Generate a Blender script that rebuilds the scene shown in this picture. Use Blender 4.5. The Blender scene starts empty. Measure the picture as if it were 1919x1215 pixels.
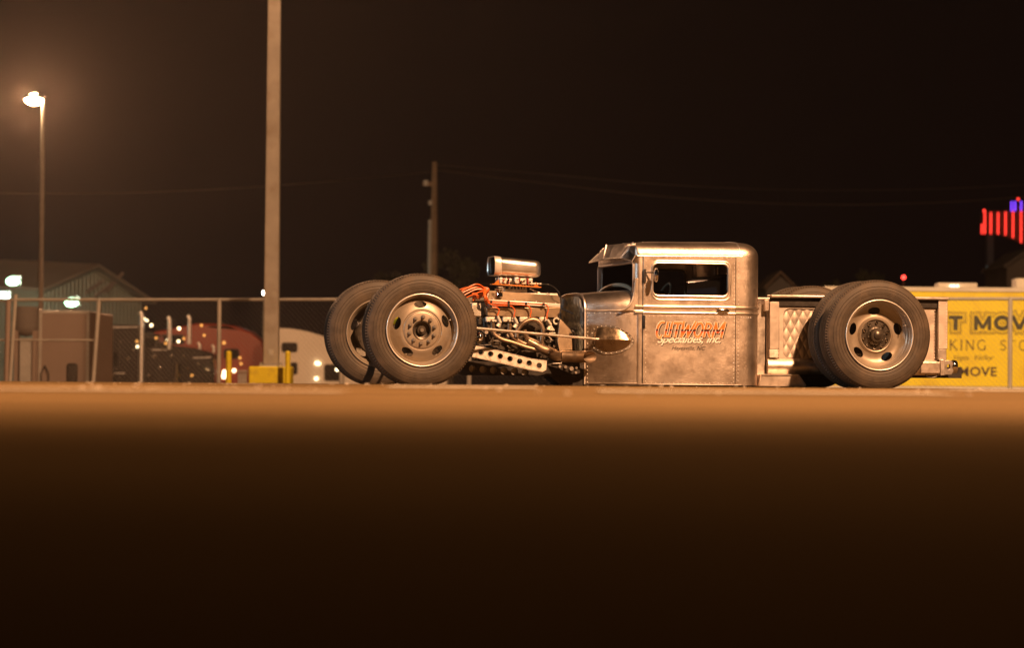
import bpy, bmesh, math, random
from mathutils import Vector, Matrix
from mathutils.geometry import tessellate_polygon
random.seed(7)
PI = math.pi
R = math.radians
SC = bpy.context.scene
COL = SC.collection

# ------------------------------------------------------------------ camera
FPX = 6000.0                       # focal length in pixels of the 1919 px wide photograph
CAM_H = 0.035
PITCH = math.atan((716.0 - 607.5) / FPX)
ROLL = 0.00782
cam_d = bpy.data.cameras.new('camera')
cam = bpy.data.objects.new('camera', cam_d)
COL.objects.link(cam)
CAMROT = Matrix.Rotation(PI / 2 + PITCH, 4, 'X') @ Matrix.Rotation(ROLL, 4, 'Z')
cam.matrix_world = Matrix.Translation((0, 0, CAM_H)) @ CAMROT
cam_d.sensor_width = 36
cam_d.lens = FPX * 36 / 1919
cam_d.clip_start = 0.05
cam_d.clip_end = 5000
cam_d.dof.use_dof = True
cam_d.dof.focus_distance = 27.75
cam_d.dof.aperture_fstop = 3.0
cam_d.dof.aperture_blades = 0
SC.camera = cam

# ------------------------------------------------------------------ world, lights, exposure
SODIUM = (1.0, 0.505, 0.235)
world = bpy.data.worlds.new('World')
SC.world = world
world.use_nodes = True
wn = world.node_tree
wn.nodes.clear()
w_out = wn.nodes.new('ShaderNodeOutputWorld')
w_bg = wn.nodes.new('ShaderNodeBackground')
w_tc = wn.nodes.new('ShaderNodeTexCoord')
w_sep = wn.nodes.new('ShaderNodeSeparateXYZ')
w_ramp = wn.nodes.new('ShaderNodeValToRGB')
wn.links.new(w_tc.outputs['Generated'], w_sep.inputs[0])
wn.links.new(w_sep.outputs['Z'], w_ramp.inputs[0])
e = w_ramp.color_ramp.elements
e[0].position = 0.0
e[0].color = (0.0085, 0.0042, 0.0048, 1)
e[1].position = 0.35
e[1].color = (0.0038, 0.0019, 0.0019, 1)
wn.links.new(w_ramp.outputs[0], w_bg.inputs[0])
w_bg.inputs[1].default_value = 0.22
wn.links.new(w_bg.outputs[0], w_out.inputs[0])


def lamp(name, kind, loc, energy, color=SODIUM, radius=0.3, target=None, angle=None, blend=0.3):
    d = bpy.data.lights.new(name, kind)
    d.energy = energy
    d.color = color
    if kind != 'SUN':
        d.shadow_soft_size = radius
    if kind == 'SPOT':
        d.spot_size = angle
        d.spot_blend = blend
    o = bpy.data.objects.new(name, d)
    COL.objects.link(o)
    o.location = loc
    if target is not None:
        o.rotation_euler = (Vector(target) - Vector(loc)).to_track_quat('-Z', 'Y').to_euler()
    return o


KEY_POS = Vector((15.5, 4.5, 24.5))
lamp('key_floodlight', 'SPOT', KEY_POS, 112000, radius=0.55, target=(-1.5, 50.0, 0), angle=R(121.5), blend=0.11)
lamp('key_floodlight_spill', 'SPOT', KEY_POS + Vector((0, 0, 0.6)), 33000, radius=0.9, target=(-1.5, 50.0, 0), angle=R(131.5), blend=0.25)  # second, wider cone added so the key fades gradually over the near ground
lamp('trailer_fill', 'SPOT', (12, 50, 14), 11000, color=(1.0, 0.64, 0.28), radius=0.3, target=(15, 77, 1), angle=R(60), blend=0.5)  # unseen fill lamp, added to brighten the yellow trailer

lamp('cool_lot_light', 'SPOT', (-30, 13, 9), 9000, color=(0.72, 0.9, 1.0), radius=0.35, target=(2, 29, 0.4), angle=R(13), blend=0.3)
lamp('tractor_fill', 'SPOT', (-17, 98, 14.5), 24000, radius=0.3, target=(-17, 126, 0), angle=R(125), blend=0.5)  # added fill from out of view, lifts the parked tractors

vs = SC.view_settings
vs.view_transform = 'Standard'
vs.look = 'None'
vs.exposure = 0.0
vs.gamma = 1.0
vs.use_curve_mapping = False
SC.cycles.use_denoising = True
SC.cycles.max_bounces = 8
SC.cycles.volume_bounces = 0
SC.cycles.sample_clamp_indirect = 6.0
SC.cycles.sample_clamp_direct = 0.0
SC.cycles.caustics_reflective = False
SC.cycles.caustics_refractive = False


# ------------------------------------------------------------------ measuring helpers
def ray(px, py):
    v = Vector(((px - 959.5) / FPX, -(py - 607.5) / FPX, -1.0))
    return (CAMROT.to_3x3() @ v)


def at(px, py, Y):
    d = ray(px, py)
    return Vector((0, 0, CAM_H)) + d * (Y / d.y)


def G(y):                                            # height of the ground, metres, by distance
    pts = [(-50, 0), (9, 0), (16, 0.015), (22, 0.003), (25, 0), (32, 0), (42, -0.045), (72, -0.09), (80, -0.55),
           (110, -1.75), (400, -2.6), (2500, -8.0)]
    for (a, za), (b, zb) in zip(pts, pts[1:]):
        if y <= b:
            t = (y - a) / (b - a)
            if b <= 42 and a >= 9:
                t = t * t * (3 - 2 * t)
            return za + (zb - za) * t
    return pts[-1][1]


# ------------------------------------------------------------------ mesh helper
class MB:
    def __init__(s):
        s.v = []
        s.f = []

    def add(s, vs_, fs):
        o = len(s.v)
        s.v += [tuple(v) for v in vs_]
        s.f += [tuple(i + o for i in f) for f in fs]
        return s

    def box(s, x0, x1, y0, y1, z0, z1):
        s.add([(x, y, z) for z in (z0, z1) for y in (y0, y1) for x in (x0, x1)],
              [(0, 2, 3, 1), (4, 5, 7, 6), (0, 1, 5, 4), (2, 6, 7, 3), (0, 4, 6, 2), (1, 3, 7, 5)])
        return s

    def hexa(s, c):                                   # eight corners, bottom four then top four (both ccw)
        s.add(c, [(3, 2, 1, 0), (4, 5, 6, 7), (0, 1, 5, 4), (1, 2, 6, 5), (2, 3, 7, 6), (3, 0, 4, 7)])
        return s

    def bar(s, p, q, w, h, up=(0, 0, 1)):
        p = Vector(p); q = Vector(q)
        d = (q - p).normalized()
        up = Vector(up)
        if abs(d.dot(up)) > 0.98:
            up = Vector((1, 0, 0))
        a = d.cross(up).normalized() * (w / 2)
        b = a.cross(d).normalized() * (h / 2)
        c = []
        for t in (p, q):
            c += [t - a - b, t + a - b, t + a + b, t - a + b]
        s.hexa(c)
        return s

    def tube(s, path, r, n=10, caps=True, closed=False):
        path = [Vector(p) for p in path]
        N = len(path)
        rs = r if isinstance(r, (list, tuple)) else [r] * N
        up = None
        rings = []
        for i, p in enumerate(path):
            if closed:
                t = (path[(i + 1) % N] - path[i - 1]).normalized()
            else:
                t = (path[min(i + 1, N - 1)] - path[max(i - 1, 0)]).normalized()
            if up is None:
                up = Vector((0, 0, 1)) if abs(t.z) < 0.9 else Vector((1, 0, 0))
            a = (up - t * up.dot(t)).normalized()
            up = a
            b = t.cross(a)
            rings.append([p + (a * math.cos(k * 2 * PI / n) + b * math.sin(k * 2 * PI / n)) * rs[i] for k in range(n)])
        vs_ = [v for ring in rings for v in ring]
        fs = []
        for i in range(N if closed else N - 1):
            j = (i + 1) % N
            for k in range(n):
                l = (k + 1) % n
                fs.append((i * n + k, j * n + k, j * n + l, i * n + l)[::-1])
        if caps and not closed:
            fs.append(tuple(range(n)))
            fs.append(tuple((N - 1) * n + k for k in range(n))[::-1])
        s.add(vs_, fs)
        return s

    def cyl(s, p, q, r, r2=None, n=20, caps=True):
        return s.tube([p, q], [r, r if r2 is None else r2], n, caps)

    def lathe(s, prof, c=(0, 0, 0), n=48, closed=False, ang=None, rmod=None):   # around the y axis, prof = (r, y)
        c = Vector(c)
        m = len(prof)
        vs_ = []
        for k in range(n):
            a = 2 * PI * k / n
            for j, (r, y) in enumerate(prof):
                rr = r + (rmod(j, k) if rmod else 0)
                vs_.append((c.x + rr * math.cos(a), c.y + y, c.z + rr * math.sin(a)))
        fs = []
        for k in range(n):
            l = (k + 1) % n
            for j in range(m if closed else m - 1):
                i = (j + 1) % m
                fs.append((k * m + j, k * m + i, l * m + i, l * m + j))
        s.add(vs_, fs)
        return s

    def prism(s, loops, f0, f1):                      # loops of 2-D points, f0 / f1 map (u, v) to 3-D
        l3 = [[Vector((u, v, 0)) for u, v in lp] for lp in loops]
        tris = tessellate_polygon(l3)
        flat = [p for lp in loops for p in lp]
        n = len(flat)
        vs_ = [f0(*p) for p in flat] + [f1(*p) for p in flat]
        fs = [tuple(t) for t in tris] + [tuple(i + n for i in t)[::-1] for t in tris]
        o = 0
        for lp in loops:
            m = len(lp)
            for k in range(m):
                a, b = o + k, o + (k + 1) % m
                fs.append((a, b, b + n, a + n))
            o += m
        s.add(vs_, fs)
        return s

    def xz(s, loops, y0, y1):
        return s.prism(loops, lambda u, v: (u, y0, v), lambda u, v: (u, y1, v))

    def ball(s, c, rx, ry=None, rz=None, n=16, m=10):
        ry = rx if ry is None else ry
        rz = rx if rz is None else rz
        vs_ = [(c[0], c[1], c[2] - rz)]
        for i in range(1, m):
            t = -PI / 2 + PI * i / m
            for k in range(n):
                a = 2 * PI * k / n
                vs_.append((c[0] + rx * math.cos(t) * math.cos(a), c[1] + ry * math.cos(t) * math.sin(a), c[2] + rz * math.sin(t)))
        vs_.append((c[0], c[1], c[2] + rz))
        fs = []
        for k in range(n):
            l = (k + 1) % n
            fs.append((0, 1 + l, 1 + k))
            for i in range(m - 2):
                a = 1 + i * n
                fs.append((a + k, a + l, a + n + l, a + n + k))
            fs.append((len(vs_) - 1, 1 + (m - 2) * n + k, 1 + (m - 2) * n + l))
        s.add(vs_, fs)
        return s

    def loft(s, rings, caps=True):
        n = len(rings[0])
        vs_ = [p for r_ in rings for p in r_]
        fs = []
        for i in range(len(rings) - 1):
            for k in range(n):
                l = (k + 1) % n
                fs.append((i * n + k, i * n + l, (i + 1) * n + l, (i + 1) * n + k))
        if caps:
            fs.append(tuple(range(n))[::-1])
            fs.append(tuple((len(rings) - 1) * n + k for k in range(n)))
        s.add(vs_, fs)
        return s

    def grid(s, nu, nv, fn):
        vs_ = [fn(i / nu, j / nv) for j in range(nv + 1) for i in range(nu + 1)]
        fs = []
        for j in range(nv):
            for i in range(nu):
                a = j * (nu + 1) + i
                fs.append((a, a + 1, a + nu + 2, a + nu + 1))
        s.add(vs_, fs)
        return s

    def mesh(s, name, mat=None, angle=35, fix=True):
        me = bpy.data.meshes.new(name)
        me.from_pydata(s.v, [], s.f)
        me.validate()
        if fix:
            bm = bmesh.new()
            bm.from_mesh(me)
            bmesh.ops.recalc_face_normals(bm, faces=bm.faces)
            bm.to_mesh(me)
            bm.free()
        if mat:
            me.materials.append(mat)
        if angle:
            me.polygons.foreach_set('use_smooth', [True] * len(me.polygons))
            me.set_sharp_from_angle(angle=R(angle))
        me.update()
        return me

    def build(s, name, mat, parent=None, bevel=0, angle=35, kind=None, fix=True, seg=2):
        o = bpy.data.objects.new(name, s.mesh(name, mat, angle, fix))
        COL.objects.link(o)
        if parent is not None:
            o.parent = parent
        if bevel:
            b = o.modifiers.new('bevel', 'BEVEL')
            b.width = bevel
            b.segments = seg
            b.limit_method = 'ANGLE'
            b.angle_limit = R(35)
        if kind:
            o['kind'] = kind
        return o


def tag(o, label=None, cat=None, group=None, kind=None):
    if label: o['label'] = label
    if cat: o['category'] = cat
    if group: o['group'] = group
    if kind: o['kind'] = kind
    return o


def empty(name, loc, rz=0):
    o = bpy.data.objects.new(name, None)
    COL.objects.link(o)
    o.location = loc
    o.rotation_euler = (0, 0, rz)
    o.empty_display_size = 0.2
    return o


def copy_tree(o, parent=None):
    c = o.copy()
    COL.objects.link(c)
    c.parent = parent
    for ch in o.children:
        copy_tree(ch, c)
    return c


def bake(o):                                          # freeze modifiers into the mesh
    dg = bpy.context.evaluated_depsgraph_get()
    dg.update()
    me = bpy.data.meshes.new_from_object(o.evaluated_get(dg))
    o.modifiers.clear()
    o.data = me
    return me


def cut(o, cutters):
    for c in cutters:
        c.parent = o.parent
        m = o.modifiers.new('cut', 'BOOLEAN')
        m.operation = 'DIFFERENCE'
        m.solver = 'EXACT'
        m.object = c
    me = bake(o)
    for c in cutters:
        bpy.data.objects.remove(c)
    me.polygons.foreach_set('use_smooth', [True] * len(me.polygons))
    me.set_sharp_from_angle(angle=R(30))
    return o


def rrect(x0, x1, z0, z1, r, n=6):
    pts = []
    for cx, cz, a0 in ((x1 - r, z1 - r, 0), (x0 + r, z1 - r, 90), (x0 + r, z0 + r, 180), (x1 - r, z0 + r, 270)):
        for k in range(n + 1):
            a = R(a0 + 90 * k / n)
            pts.append((cx + r * math.cos(a), cz + r * math.sin(a)))
    return pts


def circ(cx, cz, r, n=20, rz=None, rot=0):
    rz = rz or r
    out = []
    for k in range(n):
        a = 2 * PI * k / n
        u, v = r * math.cos(a), rz * math.sin(a)
        out.append((cx + u * math.cos(rot) - v * math.sin(rot), cz + u * math.sin(rot) + v * math.cos(rot)))
    return out


def smooth_path(pts, n=6):                            # Catmull-Rom
    P = [Vector(p) for p in pts]
    P = [P[0] * 2 - P[1]] + P + [P[-1] * 2 - P[-2]]
    out = []
    for i in range(1, len(P) - 2):
        for k in range(n):
            t = k / n
            a, b, c, d = P[i - 1], P[i], P[i + 1], P[i + 2]
            out.append(0.5 * ((2 * b) + (c - a) * t + (2 * a - 5 * b + 4 * c - d) * t * t + (3 * b - a - 3 * c + d) * t ** 3))
    out.append(P[-2])
    return out


# ------------------------------------------------------------------ materials
def mat(name, base, metallic=0.0, rough=0.5, var=0.15, vscale=3.0, rvar=0.0, bump=0.0, bscale=40.0, stretch=None,
        spec=0.5, coat=0.0, dirt=None, dscale=6.0, wave=0.0, wscale=2.0):
    m = bpy.data.materials.new(name)
    m.use_nodes = True
    nt = m.node_tree
    L = nt.links.new
    b = nt.nodes['Principled BSDF']
    b.inputs['Metallic'].default_value = metallic
    b.inputs['Roughness'].default_value = rough
    b.inputs['Specular IOR Level'].default_value = spec
    b.inputs['Coat Weight'].default_value = coat
    tc = nt.nodes.new('ShaderNodeTexCoord')
    mp = nt.nodes.new('ShaderNodeMapping')
    L(tc.outputs['Object'], mp.inputs[0])
    if stretch:
        mp.inputs['Scale'].default_value = stretch
    no = nt.nodes.new('ShaderNodeTexNoise')
    no.inputs['Scale'].default_value = vscale
    no.inputs['Detail'].default_value = 7
    no.inputs['Roughness'].default_value = 0.62
    L(tc.outputs['Object'], no.inputs['Vector'])
    mx = nt.nodes.new('ShaderNodeMix')
    mx.data_type = 'RGBA'
    mx.inputs[6].default_value = (*[c * (1 - var) for c in base], 1)
    mx.inputs[7].default_value = (*[min(1, c * (1 + var)) for c in base], 1)
    mr = nt.nodes.new('ShaderNodeMapRange')
    mr.inputs[1].default_value = 0.3
    mr.inputs[2].default_value = 0.7
    L(no.outputs['Fac'], mr.inputs[0])
    L(mr.outputs[0], mx.inputs[0])
    col = mx.outputs[2]
    if dirt:
        n2 = nt.nodes.new('ShaderNodeTexNoise')
        n2.inputs['Scale'].default_value = dscale
        n2.inputs['Detail'].default_value = 9
        L(tc.outputs['Object'], n2.inputs['Vector'])
        r2 = nt.nodes.new('ShaderNodeMapRange')
        r2.inputs[1].default_value = 0.5
        r2.inputs[2].default_value = 0.72
        L(n2.outputs['Fac'], r2.inputs[0])
        m2 = nt.nodes.new('ShaderNodeMix')
        m2.data_type = 'RGBA'
        m2.inputs[7].default_value = (*dirt, 1)
        L(col, m2.inputs[6])
        L(r2.outputs[0], m2.inputs[0])
        col = m2.outputs[2]
    L(col, b.inputs['Base Color'])
    if rvar:
        rr = nt.nodes.new('ShaderNodeMapRange')
        rr.inputs[1].default_value = 0.32
        rr.inputs[2].default_value = 0.68
        rr.inputs[3].default_value = max(0.02, rough - rvar)
        rr.inputs[4].default_value = min(1, rough + rvar)
        L(no.outputs['Fac'], rr.inputs[0])
        L(rr.outputs[0], b.inputs['Roughness'])
    last = None
    if wave:
        nw = nt.nodes.new('ShaderNodeTexNoise')
        nw.inputs['Scale'].default_value = wscale
        nw.inputs['Detail'].default_value = 2
        L(tc.outputs['Object'], nw.inputs['Vector'])
        bw = nt.nodes.new('ShaderNodeBump')
        bw.inputs['Strength'].default_value = 1.0
        bw.inputs['Distance'].default_value = wave
        L(nw.outputs['Fac'], bw.inputs['Height'])
        last = bw
    if bump:
        nb = nt.nodes.new('ShaderNodeTexNoise')
        nb.inputs['Scale'].default_value = bscale
        nb.inputs['Detail'].default_value = 5
        L(mp.outputs[0], nb.inputs['Vector'])
        bu = nt.nodes.new('ShaderNodeBump')
        bu.inputs['Strength'].default_value = 1.0
        bu.inputs['Distance'].default_value = bump
        L(nb.outputs['Fac'], bu.inputs['Height'])
        if last:
            L(last.outputs[0], bu.inputs['Normal'])
        last = bu
    if last:
        L(last.outputs[0], b.inputs['Normal'])
    return m


def glow(name, color, strength):
    m = bpy.data.materials.new(name)
    m.use_nodes = True
    b = m.node_tree.nodes['Principled BSDF']
    b.inputs['Base Color'].default_value = (*color, 1)
    b.inputs['Emission Color'].default_value = (*color, 1)
    b.inputs['Emission Strength'].default_value = strength
    return m


def glass(name, color=(0.6, 0.6, 0.6), rough=0.02, alpha=0.2):
    m = bpy.data.materials.new(name)
    m.use_nodes = True
    nt = m.node_tree
    nt.nodes.remove(nt.nodes['Principled BSDF'])
    out = nt.nodes['Material Output']
    t = nt.nodes.new('ShaderNodeBsdfTransparent')
    t.inputs[0].default_value = (*color, 1)
    g = nt.nodes.new('ShaderNodeBsdfGlossy')
    g.inputs['Roughness'].default_value = rough
    g.inputs['Color'].default_value = (0.9, 0.9, 0.9, 1)
    mx = nt.nodes.new('ShaderNodeMixShader')
    fr = nt.nodes.new('ShaderNodeFresnel')
    fr.inputs[0].default_value = 1.5
    nt.links.new(fr.outputs[0], mx.inputs[0])
    nt.links.new(t.outputs[0], mx.inputs[1])
    nt.links.new(g.outputs[0], mx.inputs[2])
    nt.links.new(mx.outputs[0], out.inputs[0])
    return m


M = {}
M['alu'] = mat('brushed_aluminium', (0.75, 0.66, 0.585), 1.0, 0.385, 0.14, 2.6, 0.045, 0.0009, 70, (1, 1, 16), wave=0.007, wscale=3.6,
               dirt=(0.56, 0.47, 0.40), dscale=13)
M['alu_roof'] = mat('polished_aluminium', (0.80, 0.73, 0.66), 1.0, 0.33, 0.08, 3, 0.06, 0.0005, 50, (6, 1, 1), wave=0.008, wscale=4)
M['alu_bright'] = mat('bright_aluminium', (0.80, 0.74, 0.68), 0.95, 0.42, 0.10, 8, 0.08, 0.0005, 80)
M['rivet'] = mat('rivet_metal', (0.95, 0.92, 0.87), 0.7, 0.38, 0.05)
M['chrome'] = mat('chrome', (0.86, 0.85, 0.84), 1.0, 0.10, 0.03)
M['steel_dull'] = mat('dull_steel', (0.50, 0.46, 0.42), 1.0, 0.45, 0.2, 12, 0.1, 0.0004, 90)
M['header'] = mat('heat_tinted_header_steel', (0.34, 0.26, 0.19), 0.9, 0.40, 0.3, 9, 0.12, dirt=(0.30, 0.20, 0.12), dscale=7)
M['wheel_paint'] = mat('satin_silver_wheel_paint', (0.36, 0.31, 0.25), 0.55, 0.42, 0.10, 7, 0.06, dirt=(0.30, 0.24, 0.18), dscale=14)
M['wheel_lip'] = mat('worn_wheel_lip', (0.62, 0.56, 0.48), 0.6, 0.38, 0.1, 9)
M['hub_dark'] = mat('oily_hub', (0.10, 0.085, 0.07), 0.7, 0.35, 0.3, 20)
M['nut'] = mat('lug_nut_steel', (0.35, 0.32, 0.28), 0.8, 0.38, 0.1, 20)
M['tyre'] = mat('dusty_tyre_rubber', (0.060, 0.047, 0.035), 0.0, 0.62, 0.22, 10, 0.06, 0.0012, 160, spec=0.4,
                dirt=(0.095, 0.070, 0.048), dscale=5)
M['frame_dark'] = mat('dark_chassis_paint', (0.035, 0.03, 0.027), 0.2, 0.42, 0.3, 12, 0.1)
M['frame_alu'] = mat('drilled_aluminium_link', (0.84, 0.79, 0.72), 0.55, 0.5, 0.12, 18, 0.05, dirt=(0.5, 0.42, 0.33), dscale=24)
M['black'] = mat('black_rubber', (0.018, 0.017, 0.016), 0, 0.4, 0.2)
M['bronze'] = mat('bronze_anodised_cover', (0.46, 0.36, 0.25), 0.75, 0.42, 0.12, 12, 0.06, 0.0004, 70, (12, 1, 1))
M['cast'] = mat('cast_aluminium_head', (0.72, 0.68, 0.60), 0.55, 0.5, 0.2, 25, 0.05, 0.002, 90)
M['iron'] = mat('dark_engine_iron', (0.06, 0.05, 0.04), 0.4, 0.45, 0.5, 18, 0.1, 0.002, 60)
M['orange'] = mat('orange_silicone_wire', (0.62, 0.13, 0.025), 0, 0.35, 0.08)
M['orange_plate'] = mat('orange_anodised_linkage', (0.65, 0.22, 0.04), 0.4, 0.35, 0.08)
M['red_bit'] = mat('red_anodised', (0.45, 0.03, 0.02), 0.3, 0.35, 0.1)
M['boot'] = mat('grey_ceramic_plug_boot', (0.60, 0.54, 0.45), 0, 0.5, 0.1)
M['interior'] = mat('dark_cab_interior', (0.05, 0.04, 0.034), 0, 0.6, 0.2)
M['seat'] = mat('blue_grey_seat_vinyl', (0.14, 0.15, 0.19), 0, 0.35, 0.1)
M['cream_trim'] = mat('tan_dash_pad', (0.55, 0.48, 0.36), 0, 0.5, 0.1)
M['glass'] = glass('window_glass', (0.72, 0.72, 0.72))
M['ink'] = mat('black_sign_paint', (0.02, 0.014, 0.012), 0, 0.4, 0.1)
M['white_paint'] = mat('cream_sign_paint', (0.85, 0.80, 0.72), 0, 0.4, 0.04)
M['conc'] = mat('pale_concrete', (0.36, 0.33, 0.29), 0, 0.85, 0.2, 3)
M['galv'] = mat('galvanised_steel', (0.42, 0.41, 0.39), 0.3, 0.5, 0.15, 5, 0.05)
M['pole'] = mat('painted_steel_light_pole', (0.36, 0.33, 0.29), 0.0, 0.5, 0.14, 2.5, dirt=(0.27, 0.23, 0.18), dscale=3)
M['yellow'] = mat('yellow_safety_paint', (0.82, 0.68, 0.008), 0, 0.45, 0.07, 2, dirt=(0.62, 0.48, 0.02), dscale=5)
M['trailer_yellow'] = mat('yellow_trailer_wrap', (0.97, 0.80, 0.004), 0, 0.4, 0.06, 0.8, dirt=(0.80, 0.62, 0.02), dscale=1.3)
M['trailer_white'] = mat('cream_trailer_trim', (0.74, 0.70, 0.63), 0, 0.5, 0.08, 2)
M['letter_dark'] = mat('dark_green_lettering', (0.035, 0.04, 0.02), 0, 0.5, 0.1)
M['letter_brown'] = mat('brown_lettering', (0.06, 0.028, 0.022), 0, 0.5, 0.1)
M['truck_black'] = mat('black_truck_paint', (0.022, 0.018, 0.016), 0, 0.25, 0.2, coat=0.5)
M['truck_red'] = mat('maroon_truck_paint', (0.24, 0.030, 0.012), 0, 0.4, 0.12, 0.6)
M['truck_white'] = mat('off_white_truck_paint', (0.66, 0.60, 0.52), 0, 0.4, 0.06, 0.5)
M['dark_glass'] = mat('dark_truck_glass', (0.02, 0.018, 0.016), 0, 0.12, 0.1)
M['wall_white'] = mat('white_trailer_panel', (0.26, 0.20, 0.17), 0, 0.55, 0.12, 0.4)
M['shed'] = mat('pale_green_metal_siding', (0.20, 0.21, 0.17), 0, 0.6, 0.1, 0.5)
M['shed_roof'] = mat('tan_metal_roof', (0.22, 0.17, 0.13), 0, 0.6, 0.12, 0.3)
M['wood'] = mat('weathered_pole_wood', (0.20, 0.14, 0.09), 0, 0.85, 0.25, 2, stretch=(8, 8, 0.5), bump=0.01, bscale=6)
M['leaf'] = mat('dark_foliage', (0.05, 0.05, 0.025), 0, 0.7, 0.4, 0.6)
M['bark'] = mat('bark', (0.08, 0.06, 0.045), 0, 0.9, 0.3, 2)
M['dull_house'] = mat('grey_stucco', (0.16, 0.14, 0.13), 0, 0.85, 0.15, 0.4)
M['dull_roof'] = mat('brown_shingle_roof', (0.16, 0.11, 0.08), 0, 0.85, 0.25, 0.8)
M['sodium_glow'] = glow('sodium_lamp_lens', (1.0, 0.62, 0.30), 220)
M['green_glow'] = glow('mercury_lamp_lens', (0.50, 1.0, 0.62), 5)
M['cyan_glow'] = glow('cool_white_lamp_lens', (0.66, 1.0, 0.88), 7)
M['warm_glow'] = glow('warm_marker_lens', (1.0, 0.78, 0.45), 5)
M['amber_glow'] = glow('amber_marker_lens', (1.0, 0.5, 0.12), 1.1)
M['red_glow'] = glow('red_marker_lens', (1.0, 0.05, 0.04), 7)
M['neon_red'] = glow('red_neon_tube', (1.0, 0.045, 0.03), 2.6)
M['neon_violet'] = glow('violet_neon_tube', (0.22, 0.06, 1.0), 2.2)
M['sign_dark'] = mat('dark_red_sign_cabinet', (0.12, 0.02, 0.018), 0, 0.5, 0.1)


def chrome_letter_mat():                              # sign-writer's orange blend with a dark horizon line
    m = bpy.data.materials.new('orange_blend_lettering')
    m.use_nodes = True
    nt = m.node_tree
    b = nt.nodes['Principled BSDF']
    b.inputs['Roughness'].default_value = 0.4
    tc = nt.nodes.new('ShaderNodeTexCoord')
    sp = nt.nodes.new('ShaderNodeSeparateXYZ')
    mr = nt.nodes.new('ShaderNodeMapRange')
    mr.name = 'zrange'
    cr = nt.nodes.new('ShaderNodeValToRGB')
    nt.links.new(tc.outputs['Object'], sp.inputs[0])
    nt.links.new(sp.outputs['Z'], mr.inputs[0])
    nt.links.new(mr.outputs[0], cr.inputs[0])
    nt.links.new(cr.outputs[0], b.inputs['Base Color'])
    el = cr.color_ramp.elements
    el[0].position = 0.0
    el[0].color = (0.85, 0.42, 0.20, 1)
    el[1].position = 1.0
    el[1].color = (0.80, 0.30, 0.12, 1)
    for p, c in ((0.12, (0.80, 0.28, 0.10)), (0.32, (0.82, 0.16, 0.03)), (0.42, (0.62, 0.07, 0.02)), (0.46, (0.03, 0.012, 0.01)),
                 (0.56, (0.05, 0.02, 0.012)), (0.60, (0.85, 0.20, 0.03)), (0.80, (0.80, 0.17, 0.03))):
        x = el.new(p)
        x.color = (*c, 1)
    return m


M['blend'] = chrome_letter_mat()


# ------------------------------------------------------------------ lettering
def text_shape(body, shear=0.0, offset=0.0, space=1.0, res=3):
    cu = bpy.data.curves.new('text', 'FONT')
    cu.body = body
    cu.shear = shear
    cu.offset = offset
    cu.space_character = space
    cu.resolution_u = res
    cu.fill_mode = 'BOTH'
    cu.extrude = 0.01
    o = bpy.data.objects.new('text', cu)
    COL.objects.link(o)
    dg = bpy.context.evaluated_depsgraph_get()
    dg.update()
    me = bpy.data.meshes.new_from_object(o.evaluated_get(dg))
    bpy.data.objects.remove(o)
    vs_ = [tuple(v.co) for v in me.vertices]
    fs = [tuple(p.vertices) for p in me.polygons]
    return vs_, fs


def text_obj(name, body, fn, depth, material, parent, shear=0, offset=0, space=1.0, ref=None, kind=None):
    """fn(u, v, d) puts the unit box of the (reference) text into the world; d = 0..1 through the thickness."""
    vs_, fs = text_shape(body, shear, offset, space)
    rv = ref if ref else vs_
    x0, x1 = min(v[0] for v in rv), max(v[0] for v in rv)
    y0, y1 = min(v[1] for v in rv), max(v[1] for v in rv)
    mb = MB()
    mb.add([fn((v[0] - x0) / (x1 - x0), (v[1] - y0) / (y1 - y0), (0 if v[2] > 0 else depth)) for v in vs_], fs)
    o = mb.build(name, material, parent, angle=None, fix=False, kind=kind)
    return o


def strokes_obj(name, glyphs, fn, material, parent, depth=0.004, kind=None):
    """glyphs: list of (x offset, [ (polyline, width) ]) in letter units, height 1."""
    mb = MB()
    for gi, (ox, ss) in enumerate(glyphs):
        for si, (pl, w) in enumerate(ss):
            d = depth + 0.0008 * si
            P = [Vector((x + ox, y)) for x, y in pl]
            L_, R_ = [], []
            for i, p in enumerate(P):
                t = (P[min(i + 1, len(P) - 1)] - P[max(i - 1, 0)]).normalized()
                nrm = Vector((-t.y, t.x)) * (w / 2)
                L_.append(p + nrm)
                R_.append(p - nrm)
            n = len(P)
            vs_ = [fn(p.x, p.y, d) for p in L_ + R_] + [fn(p.x, p.y, 0) for p in L_ + R_]
            fs = []
            for i in range(n - 1):
                fs += [(i, i + 1, n + i + 1, n + i), (2 * n + i, 2 * n + i + 1, i + 1, i), (3 * n + i + 1, 3 * n + i, n + i, n + i + 1)]
            mb.add(vs_, fs)
    return mb.build(name, material, parent, angle=None, kind=kind)


def arc(cx, cy, rx, ry, a0, a1, n=12):
    return [(cx + rx * math.cos(R(a0 + (a1 - a0) * i / n)), cy + ry * math.sin(R(a0 + (a1 - a0) * i / n))) for i in range(n + 1)]


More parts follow.
